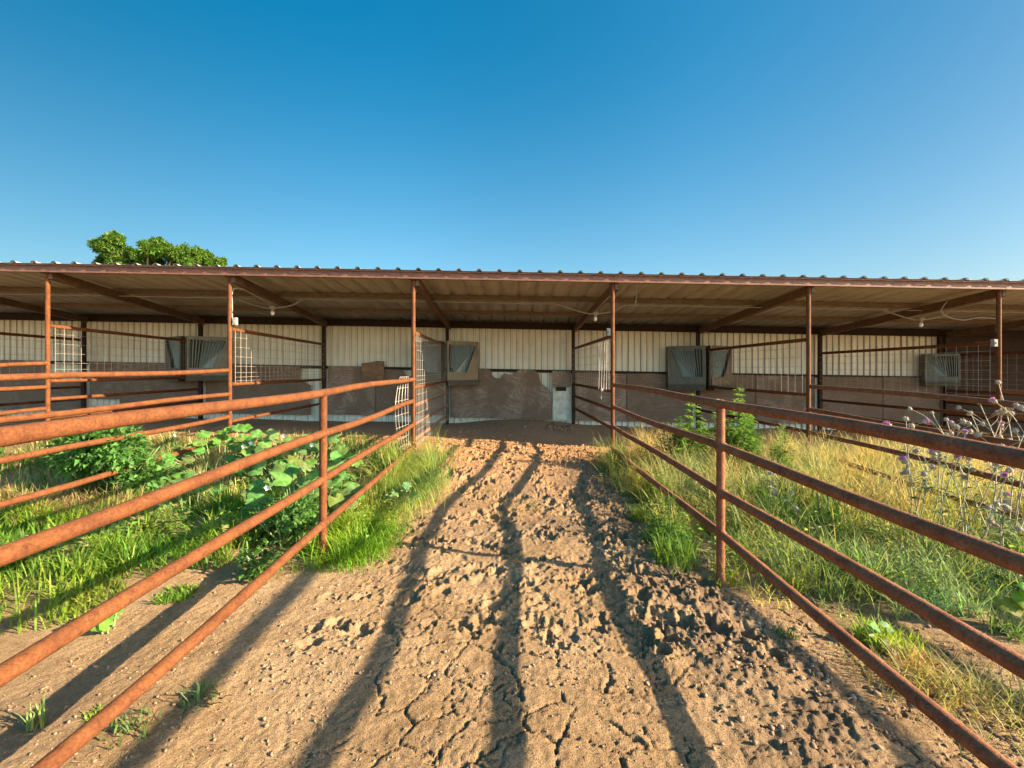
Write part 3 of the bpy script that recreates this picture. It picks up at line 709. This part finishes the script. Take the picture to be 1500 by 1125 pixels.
tag(g.build('grass', M['grass']), 'bright green grass growing thickly between the left pipe fences', 'grass', kind='stuff')
# feathery bright patch next to the left fence post
g = Veg()
x, y = scatter(12000, 1.1, 2.0, 4.2, 7.0, lambda x, y: np.exp(-((x - 1.58) / .2) ** 2) * clumpy(x, y, 236, 1.8, -.2, .2)); addg(x, y, .15, .5, .0045, .9, (.33, .32, .09))
tag(g.build('dry_grass', M['grass']), 'yellowish dry grass poking through the lower rails of the right fence', 'grass', kind='stuff')
g = Veg()
x, y = scatter(15000, -1.7, -.95, 3.4, 4.9, lambda x, y: np.exp(-((x + 1.34) / .2) ** 2 - ((y - 4.05) / .45) ** 2)); addg(x, y, .05, .26, .006, 1.2, (.17, .28, .018))
x, y = scatter(20000, -1.8, -.7, 4.5, 7.1, lambda x, y: np.exp(-((x + 1.28) / .26) ** 2 - ((y - 5.7) / .75) ** 2)); addg(x, y, .12, .50, .005, 1.0, (.24, .29, .065))
tag(g.build('feathery_weed_patch', M['grass']), 'fine feathery bright green ground cover around the foot of the left fence post', 'weeds', kind='stuff')
# dry grass left
g = Veg()
x, y = scatter(12000, -7.5, -1.6, 4.6, 7.4, lambda x, y: clumpy(x, y, 93, 1.4, .0, .35)); addg(x, y, .1, .34, .007, .8, TAN)
x, y = scatter(9000, -6.6, -3.2, 4.0, 5.7, brown); addg(x, y, .1, .3, .007, .9, DRY)
tag(g.build('dry_grass', M['grass']), 'dry tan grass among the leafy plants in the left pen', 'grass', kind='stuff')
# right pen
def rmask(x, y): return sst(1.62, 1.9, x + .12 * fbm(x * 2, y * 2, 2, 96))
g = Veg()
x, y = scatter(40000, 1.55, 6.8, 4.6, 7.5, lambda x, y: rmask(x, y) * (.25 + .75 * clumpy(x, y, 97, 1.3, -.25, .2))); addg(x, y, .18, .62, .0045, .85, TAN)
x, y = scatter(24000, 1.55, 6.0, 3.6, 7.2, lambda x, y: rmask(x, y) * clumpy(x, y, 98, 1.6, -.05, .35)); addg(x, y, .15, .58, .0048, 1.0, (.34, .34, .09))
x, y = scatter(9000, 1.5, 2.1, 3.0, 4.8, lambda x, y: .7 * rmask(x, y) * clumpy(x, y, 99, 3)); addg(x, y, .05, .2, .006, .9, YEL)
x, y = scatter(3400, 1.75, 3.1, 1.75, 2.6, lambda x, y: np.exp(-((x - 2.15 - .5 * (2.3 - y)) / .32) ** 2 - ((y - 2.15) / .3) ** 2)); addg(x, y, .05, .19, .005, 1.2, (.20, .20, .06))
x, y = scatter(1300, 1.9, 2.8, 2.3, 2.8, lambda x, y: np.exp(-((x - 2.35) / .25) ** 2 - ((y - 2.5) / .15) ** 2)); addg(x, y, .04, .14, .005, 1.2, DRY)
tag(g.build('dry_grass', M['grass']), 'tall straw-yellow grass filling the pen on the right', 'grass', kind='stuff')
g = Veg()
x, y = scatter(24000, 1.9, 5.2, 2.9, 4.5, lambda x, y: rmask(x, y) * sst(1.9, 2.6, x + .5 * (y - 3.2)) * (.1 + .9 * clumpy(x, y, 101, 2.0, -.1, .25))); addg(x, y, .08, .30, .006, 1.1, GREY)
x, y = scatter(22000, 1.7, 5.8, 3.1, 6.9, lambda x, y: rmask(x, y) * clumpy(x, y, 102, 1.3, .05, .4)); addg(x, y, .12, .40, .007, .9, (.185, .235, .05))
x, y = scatter(5000, 2.3, 3.4, 4.2, 5.3, lambda x, y: np.exp(-((x - 2.8) / .35) ** 2 - ((y - 4.75) / .35) ** 2)); addg(x, y, .2, .45, .011, .6, G_MID)
x, y = scatter(9000, .85, 1.75, 3.3, 6.6, lambda x, y: np.exp(-((x - 1.48) / .16) ** 2) * clumpy(x, y, 104, 2.2, -.15, .3)); addg(x, y, .06, .22, .007, .9, (.10, .17, .025))
tag(g.build('grass', M['grass']), 'grey-green fine grass beneath the dark pipe fence on the right', 'grass', kind='stuff')

# low mixed weeds with small broad leaves
def low_weeds(n, x0, x1, y0, y1, fn, hmax, ln, cols, label):
    g = Veg(); x, y = scatter(n, x0, x1, y0, y1, fn); n = len(x); hgt = hmax * RNG.uniform(0, 1, n) ** 1.3 * (.4 + .6 * clumpy(x, y, 230, 2.5)) + .01
    az = RNG.uniform(0, 6.28, n); P = np.stack([x, y, gsurf(x, y) + hgt], 1); dr = np.stack([np.cos(az), np.sin(az), RNG.uniform(-.2, .7, n)], 1)
    pick = np.array(cols)[((fbm(x * 1.3, y * 1.3, 2, 231) + .5 + .4 * RNG.uniform(-1, 1, n)) * len(cols)).astype(int).clip(0, len(cols) - 1)]
    c = pick * (1 + .3 * RNG.uniform(-1, 1, (n, 1))); l_ = ln * RNG.uniform(.4, 1.3, n)
    g.add(*leaves(P, dr, np.tile([0, 0, 1.], (n, 1)) + .4 * RNG.normal(size=(n, 3)), l_, l_ * RNG.uniform(.3, .65, n), c))
    tag(g.build('low_weeds', M['leaf']), label, 'weeds', kind='stuff')
low_weeds(15000, -3.6, -1.55, 3.3, 6.8, lambda x, y: lmask(x, y) * clumpy(x, y, 232, 1.6, -.1, .3), .30, .055, [(.10, .17, .04), (.13, .23, .03), (.19, .23, .06), (.28, .22, .09)], 'tangled low mixed weeds along the left fence base')
low_weeds(34000, 1.6, 5.6, 3.0, 7.0, lambda x, y: rmask(x, y) * clumpy(x, y, 233, 1.7, .0, .22), .55, .034, [(.13, .20, .05), (.17, .26, .04), (.23, .27, .07), (.34, .28, .11)], 'tangled low green and tan weeds filling the right pen')
low_weeds(5200, -1.8, -.95, 3.5, 6.8, lambda x, y: np.exp(-((x + 1.36) / .25) ** 2) * clumpy(x, y, 237, 2.2, -.15, .2), .32, .036, [(.13, .22, .03), (.20, .27, .05), (.26, .28, .08)], 'small-leaved yellow-green weeds along the lane side of the left fence')
low_weeds(9000, .95, 1.9, 3.3, 6.9, lambda x, y: np.exp(-((x - 1.52) / .22) ** 2) * clumpy(x, y, 234, 2.0, -.1, .25), .36, .042, [(.12, .2, .03), (.18, .24, .05)], 'leafy weeds growing under the right fence')
# individual tufts
def tuft(x, y, n, r, hmin, hmax, w_, c, label, lean=.9, name='grass_tuft'):
    global g
    g = Veg(); a = RNG.uniform(0, 6.28, n); q = r * RNG.uniform(0, 1, n) ** .7; addg(x + q * np.cos(a), y + q * np.sin(a), hmin, hmax, w_, lean, c)
    return tag(g.build(name, M['grass']), label, 'grass tuft', 'grass tufts on bare soil')
tuft(2.20, 2.68, 700, .17, .08, .22, .006, (.17, .25, .03), 'bright lime tuft on bare soil right of the right fence')
tuft(1.33, 4.75, 260, .13, .1, .28, .007, (.12, .19, .03), 'green tuft at the foot of the right fence, halfway to the shed')
tuft(1.33, 3.75, 380, .18, .05, .26, .007, (.125, .2, .03), 'leafy green tuft just left of the near right fence post', .8)
tuft(.20, 5.15, 120, .2, .03, .09, .006, (.10, .14, .04), 'low dark grass clump in the middle of the trampled pen')
tuft(-.33, 5.6, 120, .17, .03, .1, .005, (.17, .17, .06), 'faded thin grass clump in the pen near the feathery weeds')
tuft(-1.45, 2.12, 55, .09, .03, .11, .009, (.11, .16, .05), 'small drooping weed lying in a fence-rail shadow', 1.2)
tuft(-1.62, 1.93, 60, .10, .02, .09, .008, (.14, .19, .05), 'pale leafy weed beside the lowest left rail at the bottom')
tuft(-2.02, 1.93, 34, .035, .06, .15, .008, (.14, .20, .06), 'single upright seedling at the bottom left corner', .4)
tuft(-1.83, 2.0, 120, .05, .02, .06, .006, (.16, .26, .02), 'tiny bright clump just above the lowest left rail')
tuft(-2.25, 3.05, 420, .13, .03, .10, .009, (.13, .21, .02), 'low yellow-green clump between the two lowest left rails')
tuft(1.62, 2.70, 60, .06, .04, .12, .006, (.10, .17, .05), 'sparse green sprig on churned soil left of the right fence', .9)
tuft(3.0, 2.75, 200, .12, .04, .12, .006, (.15, .2, .05), 'small tuft by the right-hand edge under the rails')
tuft(-2.75, 2.95, 500, .2, .06, .16, .009, (.14, .2, .03), 'sprawling pale tuft at the edge of the left grass', 1.1)

# broad-leaf gourd plants
def round_leaf(V, T, C, p, nrm, r, col, rng, ang):
    nrm = Vector(nrm).normalized(); a = nrm.orthogonal().normalized(); a = Matrix.Rotation(ang, 3, nrm) @ a; b = nrm.cross(a)
    o = len(V); n = 16; p = Vector(p)
    V.append(p - nrm * r * .10); C.append(tuple(min(1, c * 1.25) for c in col))
    for ring, rr in ((1, .55), (2, 1.0)):
        for k in range(n):
            q = 2 * math.pi * k / n
            s = 1.0 + .10 * math.cos(5 * q) + .05 * rng.uniform(-1, 1) - .45 * math.exp(-((q - math.pi) / .30) ** 2)
            wv = .10 * math.sin(3 * q + ang) * rr + .05 * rng.uniform(-1, 1) * rr
            V.append(p + (a * math.cos(q) + b * math.sin(q)) * r * rr * s + nrm * r * (wv + (.05 if ring == 1 else -.06))); f = rng.uniform(.9, 1.08) * ((1.28 if k % 3 == 0 else .86) if ring == 1 else rng.choice((.8, .95, 1.1, 1.15)))
            C.append(tuple(c * f for c in col))
    for k in range(n):
        k2 = (k + 1) % n
        T.append((o, o + 1 + k, o + 1 + k2)); T.append((o + 1 + k, o + 1 + n + k, o + 1 + n + k2)); T.append((o + 1 + k, o + 1 + n + k2, o + 1 + k2))
def gourd(x, y, n, rx, ry, hmax, rl, label, seed, flowers=3, col=(.11, .21, .045)):
    rng = random.Random(seed); root = empty('gourd_plant', (x, y, gz(x, y)), label, 'leafy plant', 'broad-leaved gourd plants')
    V = []; T = []; C = []; st = MB(); fl = []
    for i in range(n):
        a = rng.uniform(0, 6.28); q = math.sqrt(rng.random()); px = q * rx * math.cos(a); py = q * ry * math.sin(a)
        g0 = gz(x + px, y + py) - root.location.z
        pz = g0 + hmax * (1 - .65 * q * q) * rng.uniform(.45, 1.0) + .03; r = rl * rng.uniform(.42, .84)
        nr = Vector((rng.uniform(-.2, 1.0), -.5 + rng.uniform(-.45, .35), 1)); cc = tuple(c * rng.uniform(.72, 1.25) for c in col)
        round_leaf(V, T, C, (px, py, pz), nr, r, cc, rng, rng.uniform(0, 6.28))
        bx_, by_ = px * .55, py * .55; gb = gz(x + bx_, y + by_) - root.location.z
        st.tube(curve([(bx_, by_, gb), ((px + bx_) / 2, (py + by_) / 2, pz * .6), (px, py, pz - r * .1)], 3), .006, 5, False)
    npmesh('foliage', np.array([tuple(v) for v in V]), tris=np.array(T), mat=M['leaf'], col=np.array(C), parent=root, smooth=True)
    st.build('stem', M['stem'], root)
    for i in range(flowers):
        a = rng.uniform(0, 6.28); px, py = rx * .7 * math.cos(a), ry * .7 * math.sin(a) - .05; mb = MB()
        c = Vector((px, py, hmax * rng.uniform(.6, .95))); vs = [c]; m_ = 10
        for k in range(m_):
            q = 6.283 * k / m_; rr = .032 if k % 2 else .02; vs.append(c + Vector((rr * math.cos(q), -.02, rr * math.sin(q))))
        mb.add(vs, [(0, 1 + k, 1 + (k + 1) % m_) for k in range(m_)], True); mb.build('flower', M['white_petal'], root)
    return root
gourd(-2.12, 4.55, 44, .55, .6, .60, .13, 'big round-leaved gourd plant directly left of the near left fence post', 1)
gourd(-2.75, 5.75, 66, .85, .6, .62, .125, 'big round-leaved gourd plant against the shed shade, left of the fence post', 2, 4)
gourd(-3.85, 6.0, 54, .75, .55, .58, .12, 'round-leaved gourd plant behind the dry grass, right of the dark bush', 3, 3, (.11, .20, .04))
gourd(-3.35, 4.75, 13, .35, .28, .34, .11, 'low gourd plant with few leaves just behind the second rail', 4, 1, (.12, .21, .05))
gourd(-2.36, 2.66, 6, .10, .08, .10, .06, 'tiny gourd seedling with round leaves on bare soil at lower left', 5, 0, (.14, .25, .03))
gourd(-1.15, 5.0, 12, .22, .22, .28, .07, 'small blue-green gourd shoot beside the feathery weeds inside the pen', 6, 0, (.11, .18, .075))
gourd(2.12, 2.62, 5, .12, .07, .12, .055, 'small broad-leaved seedling in the lime tuft right of the fence', 8, 0, (.14, .24, .08))
gourd(3.08, 2.75, 5, .12, .12, .34, .085, 'small broad-leaved plant cut off by the right edge below the second rail', 9, 0, (.14, .24, .02))

# bushes and tall weeds
def sphere_dirs(n):
    d = RNG.normal(size=(n, 3)); return d / np.linalg.norm(d, axis=1, keepdims=True)
def bush(x, y, rx, ry, rz_, n, ln, col, label, name='leafy_bush', cat='bush', lumps=14):
    root = empty(name, (x, y, gz(x, y)), label, cat); g = Veg()
    for k in range(lumps):
        c = sphere_dirs(1)[0] * np.array([rx, ry, rz_ * .55]) * .72 + np.array([0, 0, rz_ * .55]); m_ = n // lumps
        dd = sphere_dirs(m_); rr = RNG.uniform(.25, 1, (m_, 1)) ** .5 * .36 * rx
        P = c + dd * rr; P[:, 2] = np.maximum(P[:, 2], .03)
        up = np.tile([0, 0, 1.], (m_, 1)) + .4 * RNG.normal(size=(m_, 3))
        g.add(*leaves(P, dd + .6 * RNG.normal(size=(m_, 3)) * np.array([1, 1, .5]), up, ln * RNG.uniform(.6, 1.3, m_), ln * .62 * RNG.uniform(.7, 1.2, m_), jitter(col, m_, .35)))
    g.build('foliage', M['leaf'], root)
    st = MB()
    for k in range(9):
        a = 6.28 * k / 9; st.tube(curve([(0, 0, 0), (.3 * rx * math.cos(a), .3 * ry * math.sin(a), rz_ * .35), (.65 * rx * math.cos(a), .65 * ry * math.sin(a), rz_ * .75)], 3), .008, 5)
    st.build('stem', M['stem'], root); return root
bush(-4.55, 5.25, .62, .5, .72, 4200, .075, (.085, .19, .04), 'dense dark green leafy bush between the two left fences')
bush(-5.5, 5.9, .5, .4, .4, 1500, .06, (.12, .19, .03), 'low yellow-green bush left of the dense dark bush')
bush(-2.0, 3.95, .34, .3, .34, 1700, .05, (.08, .17, .035), 'small dark leafy bush beneath the lower rails left of the fence post')
bush(-1.85, 3.35, .15, .16, .22, 420, .045, (.08, .16, .03), 'little leafy weed under the lowest rail near the left fence post')
def tall_weed(x, y, h, n_st, ln, col, label, seed, spread=.24):
    rng = random.Random(seed); root = empty('tall_weed', (x, y, gz(x, y)), label, 'weed', 'tall green weeds'); g = Veg(); st = MB()
    for s in range(n_st):
        a = rng.uniform(0, 6.28); hh = h * (1 if s == 0 else rng.uniform(.45, .82)); rr = 0 if s == 0 else spread * rng.uniform(.4, 1.3)
        tip = Vector((rr * math.cos(a) + rng.uniform(-.03, .03), rr * math.sin(a), hh)); b0 = Vector((tip.x * .25, tip.y * .25, 0)); pts = curve([b0, b0.lerp(tip, .5) + Vector((rng.uniform(-.03, .03), 0, 0)), tip], 8)
        st.tube(pts, [.008 * (1 - .7 * i / (len(pts) - 1)) for i in range(len(pts))], 5, False)
        m_ = int(260 * hh); t = RNG.uniform(.12, 1, m_) ; P = np.array([list(pts[min(len(pts) - 1, int(q * (len(pts) - 1)))]) for q in t]); P += RNG.normal(size=P.shape) * .012
        az = RNG.uniform(0, 6.28, m_); off = (1.05 - t) * .20 * RNG.uniform(.2, 1.2, m_)
        P[:, 0] += np.cos(az) * off; P[:, 1] += np.sin(az) * off
        dr = np.stack([np.cos(az), np.sin(az), RNG.uniform(-.2, .8, m_)], 1)
        l_ = ln * (1.15 - .75 * t) * RNG.uniform(.7, 1.25, m_); g.add(*leaves(P, dr, np.tile([0, 0, 1.], (m_, 1)), l_, l_ * .48, jitter(col, m_, .3)))
    g.build('foliage', M['leaf'], root); st.build('stem', M['stem'], root); return root
WC = (.15, .25, .045)
tall_weed(2.42, 6.2, 1.20, 12, .13, WC, 'tall leafy weed standing just left of the near right fence post', 1)
tall_weed(3.05, 6.2, 1.30, 12, .13, WC, 'tallest leafy weed, rising above the top rail right of the fence post', 2)
tall_weed(3.55, 6.0, .85, 6, .10, WC, 'medium green weed in the straw grass right of the two tallest', 3, .1)
tall_weed(1.84, 6.3, .55, 4, .09, (.11, .19, .05), 'short green weed next to the right post of the centre stall', 4, .12)
tall_weed(2.10, 6.25, .78, 5, .10, (.11, .19, .05), 'green weed between the centre stall post and the tall weeds', 5, .14)
tall_weed(1.40, 4.1, .42, 5, .08, (.10, .2, .03), 'bushy green weed against the near right fence post', 6, .12)
tall_weed(-7.75, 6.6, .95, 4, .09, (.12, .18, .05), 'ragged weed by the outermost left fence at the picture edge', 7, .15)
tall_weed(1.75, 5.3, .5, 5, .08, (.12, .2, .03), 'light green weed under the lower rails of the right fence', 8, .15)

# thistles with purple heads
hb = MB(); hb.ball((0, 0, 0), .019, 9, 6, 1.05)
for k in range(26):
    a = 2.4 * k; th = .5 + 1.6 * k / 26; d = Vector((math.sin(th) * math.cos(a), math.sin(th) * math.sin(a), math.cos(th))); hb.tube([d * .015, d * .031], [.003, .0006], 3, False)
HEAD = None; FLOR = None
def head_mesh():
    global HEAD, FLOR
    o = hb.build('flower_head', M['bract']); HEAD = o.data; bpy.data.objects.remove(o)
    fb = MB()
    for k in range(44):
        a = 2.4 * k; th = .12 + .95 * (k / 44) ** .6; d = Vector((math.sin(th) * math.cos(a), math.sin(th) * math.sin(a), math.cos(th))); fb.tube([d * .012 + Vector((0, 0, .008)), d * .036 + Vector((0, 0, .008))], [.0035, .0018], 3, True)
    o = fb.build('florets', M['purple']); FLOR = o.data; bpy.data.objects.remove(o)
head_mesh()
def thistle(x, y, h, nb, label, seed, purple=.3, spread=.35, nleaf=60):
    rng = random.Random(seed); root = empty('thistle', (x, y, gz(x, y)), label, 'thistle', 'purple thistles in the right pen'); st = MB(); g = Veg(); heads = []
    def stalk(p0, p1, r0, r1, wob):
        mid = p0.lerp(p1, .55) + Vector((rng.uniform(-wob, wob), rng.uniform(-wob, wob), rng.uniform(0, wob))); pts = curve([p0, mid, p1], 6)
        st.tube(pts, [r0 + (r1 - r0) * i / (len(pts) - 1) for i in range(len(pts))], 5, False); return pts
    for b in range(nb):
        a = rng.uniform(0, 6.28); hh = h * (1 if b == 0 else rng.uniform(.7, 1.0)); rr = spread * rng.uniform(.3, 1.5)
        tip = Vector((rr * math.cos(a), rr * math.sin(a), hh)); pts = stalk(Vector((tip.x * .1, tip.y * .1, 0)), tip, .0058, .003, .10); heads.append((tip, pts[-1] - pts[-3]))
        for s in range(rng.randint(2, 4)):
            q = pts[rng.randint(5, len(pts) - 3)]; a2 = rng.uniform(0, 6.28); l2 = rng.uniform(.1, .28) * h
            t2 = q + Vector((math.cos(a2) * l2 * .6, math.sin(a2) * l2 * .6, l2 * rng.uniform(.45, .9))); p2 = stalk(q, t2, .0036, .0022, .03); heads.append((t2, p2[-1] - p2[-3]))
        m_ = nleaf // nb; idx = RNG.integers(0, len(pts) - 3, m_); P = np.array([list(pts[i]) for i in idx]); az = RNG.uniform(0, 6.28, m_)
        g.add(*leaves(P, np.stack([np.cos(az), np.sin(az), RNG.uniform(-.3, .6, m_)], 1), np.tile([0, 0, 1.], (m_, 1)), RNG.uniform(.05, .13, m_), RNG.uniform(.012, .035, m_), jitter((.17, .20, .09), m_, .3), .4, .3))
    st.build('stem', M['dry_stem'], root); g.build('foliage', M['leaf'], root)
    for p, d in heads:
        o = link('flower_head', HEAD, root, p); o.rotation_euler = d.to_track_quat('Z', 'Y').to_euler(); s = rng.uniform(.75, 1.25); o.scale = (s, s, s)
        if rng.random() < purple: link('florets', FLOR, o)
    return root
thistle(4.28, 3.95, 1.52, 7, 'tallest pale thistle, cut by the right edge in front of the post', 1, .2, .42, 80)
thistle(3.86, 3.85, 1.22, 4, 'thistle reaching the middle of the far right post', 2, .25, .28)
thistle(3.60, 3.95, 1.16, 3, 'thistle with purple heads left of the far right post', 3, .3, .26)
thistle(3.50, 4.0, 1.04, 3, 'thistle farthest left, heads just above the thick top rail', 4, .25, .24)
thistle(3.72, 3.45, .66, 2, 'low thistle below the thick top rail near the right edge', 5, .22, .3)
thistle(3.9, 4.1, 1.0, 3, 'short dry thistle between the taller ones left of the far right post', 6, .25, .3)
thistle(4.6, 4.3, 1.30, 5, 'thin thistle behind the tallest one at the right edge', 7, .3, .3)
thistle(2.62, 4.3, .55, 2, 'small thistle amid straw grass in the middle of the right pen', 8, .3, .25)

# ------------------------------------------------------------------ tree behind the shed
RNG = np.random.default_rng(77); random.seed(5)
TX, TY = -20.4, 25.0
tr = empty('tree', (TX, TY, gz(TX, TY)), 'green leafy tree crown rising behind the shed roof on the left', 'tree')
bk = MB(); bk.tube(curve([(0, 0, -.2), (.1, 0, 1.5), (0, .1, 3)], 4), [.32 - .012 * i for i in range(9)], 10)
lumps = [(143, 381, 10), (158, 372, 15), (178, 366, 19), (188, 353, 10), (196, 372, 16), (218, 353, 10), (228, 362, 17), (248, 362, 15), (252, 376, 15), (284, 372, 12), (296, 378, 15), (316, 383, 10), (170, 386, 16), (222, 384, 18), (280, 388, 14), (205, 380, 15), (238, 372, 15), (262, 386, 15), (150, 390, 14), (300, 390, 14), (190, 380, 15), (270, 376, 10), (184, 376, 17), (193, 364, 13), (176, 374, 14),
         (200, 405, 26), (240, 410, 28), (165, 410, 22), (290, 408, 22), (225, 440, 32), (185, 435, 28), (265, 438, 28)]
TB = tr.location.z
clumps = [((p - 752) / 26.7 - TX, H + (541 - q) / 26.7 - TB, r / 26.7) for p, q, r in lumps]
g = Veg()
for i, (cx, cz, r) in enumerate(clumps):
    yy = random.uniform(-1.1, 1.1); bk.tube(curve([(0, .1, 2.8), (cx * .45, yy * .4, 2.8 + (cz - 2.8) * .55), (cx, yy, cz)], 4), [.14 - .014 * k for k in range(9)], 6)
    for j in range(15):
        c = np.array([cx, yy, cz]) + sphere_dirs(1)[0] * np.array([r, r * 1.1, r * .8]) * random.uniform(.3, .9); rr = r * random.uniform(.28, .46); m_ = int(120 * (.5 + r * 1.2))
        dd = sphere_dirs(m_); P = c + dd * rr * RNG.uniform(.15, 1, (m_, 1)) ** .5
        g.add(*leaves(P, dd * .8 + .7 * RNG.normal(size=(m_, 3)), np.tile([0, 0, 1.], (m_, 1)) + .5 * RNG.normal(size=(m_, 3)), RNG.uniform(.11, .23, m_), RNG.uniform(.05, .10, m_), jitter((.08, .15, .02), m_, .5)))
g.build('crown', M['leaf'], tr); bk.build('trunk', M['bark'], tr)

# ------------------------------------------------------------------ clods and litter
def clods():
    n = 5200; x = np.empty(0); y = np.empty(0); r = np.empty(0)
    def put(k, x0, x1, y0, y1, r0, r1, fn=None):
        nonlocal x, y, r
        a = RNG.uniform(x0, x1, k); b = y0 + (y1 - y0) * RNG.random(k) ** 1.3
        if fn is not None: kk = RNG.random(k) < fn(a, b); a = a[kk]; b = b[kk]
        x = np.concatenate([x, a]); y = np.concatenate([y, b]); r = np.concatenate([r, r0 + (r1 - r0) * RNG.random(len(a)) ** 3.5])
    put(3200, .5, 1.65, 1.6, 6.3, .002, .019, lambda a, b: sst(.55, 1.2, a + .3 * fbm(a * 1.6, b * 1.6, 2, 3)) * clumpy(a, b, 202, 2.5, -.2, .3))
    put(6500, -1.3, 1.3, 2.2, 8.4, .002, .012, lambda a, b: clumpy(a, b, 201, 2.0, -.2, .4))
    put(1200, -2.4, -.8, 1.6, 4.0, .003, .010); put(900, -1.4, 1.6, 6.2, 9.0, .005, .03)
    put(90, .75, 1.35, 9.9, 10.6, .012, .06); put(60, -1.2, .6, 9.2, 10.5, .01, .04)
    put(700, 1.5, 2.6, 1.6, 3.2, .004, .016); put(1500, -1.0, 1.0, 1.6, 3.0, .002, .006)
    n = len(x); t = (1 + 5 ** .5) / 2
    ico = np.array([(-1, t, 0), (1, t, 0), (-1, -t, 0), (1, -t, 0), (0, -1, t), (0, 1, t), (0, -1, -t), (0, 1, -t), (t, 0, -1), (t, 0, 1), (-t, 0, -1), (-t, 0, 1)], float); ico /= np.linalg.norm(ico[0])
    F = np.array([(0, 11, 5), (0, 5, 1), (0, 1, 7), (0, 7, 10), (0, 10, 11), (1, 5, 9), (5, 11, 4), (11, 10, 2), (10, 7, 6), (7, 1, 8), (3, 9, 4), (3, 4, 2), (3, 2, 6), (3, 6, 8), (3, 8, 9), (4, 9, 5), (2, 4, 11), (6, 2, 10), (8, 6, 7), (9, 8, 1)])
    V = ico[None] * (1 + .45 * RNG.uniform(-1, 1, (n, 12, 1))) * r[:, None, None] * np.stack([RNG.uniform(.7, 1.4, n), RNG.uniform(.7, 1.4, n), RNG.uniform(.5, .95, n)], 1)[:, None, :]
    a = RNG.uniform(0, 6.28, n)[:, None]; vx = V[..., 0] * np.cos(a) - V[..., 1] * np.sin(a); vy = V[..., 0] * np.sin(a) + V[..., 1] * np.cos(a)
    V = np.stack([vx + x[:, None], vy + y[:, None], V[..., 2] + (gsurf(x, y) + r * .25)[:, None]], -1)
    T = (np.arange(n)[:, None, None] * 12 + F[None]).reshape(-1, 3)
    tag(npmesh('soil_clods', V.reshape(-1, 3), tris=T, mat=M['clod']), 'loose brown clods and crumbs of soil over the trampled pen', 'soil clods', kind='stuff')
clods()
def litter():
    g = Veg(); n = 5200; x = RNG.uniform(-2.6, 2.4, n); y = 1.6 + 7 * RNG.random(n) ** 1.5
    k = RNG.random(n) < .25 + .75 * clumpy(x, y, 210, 1.5, -.1, .4); x = x[k]; y = y[k]; n = len(x)
    az = RNG.uniform(0, 6.28, n); P = np.stack([x, y, gsurf(x, y) + .006], 1); dr = np.stack([np.cos(az), np.sin(az), RNG.uniform(-.05, .25, n)], 1)
    g.add(*leaves(P, dr, np.tile([0, 0, 1.], (n, 1)), RNG.uniform(.012, .06, n), RNG.uniform(.0025, .006, n), jitter((.36, .27, .15), n, .45), .2, .1))
    tag(g.build('straw_litter', M['grass']), 'scattered bits of dry straw lying on the bare soil', 'straw', kind='stuff')
litter()
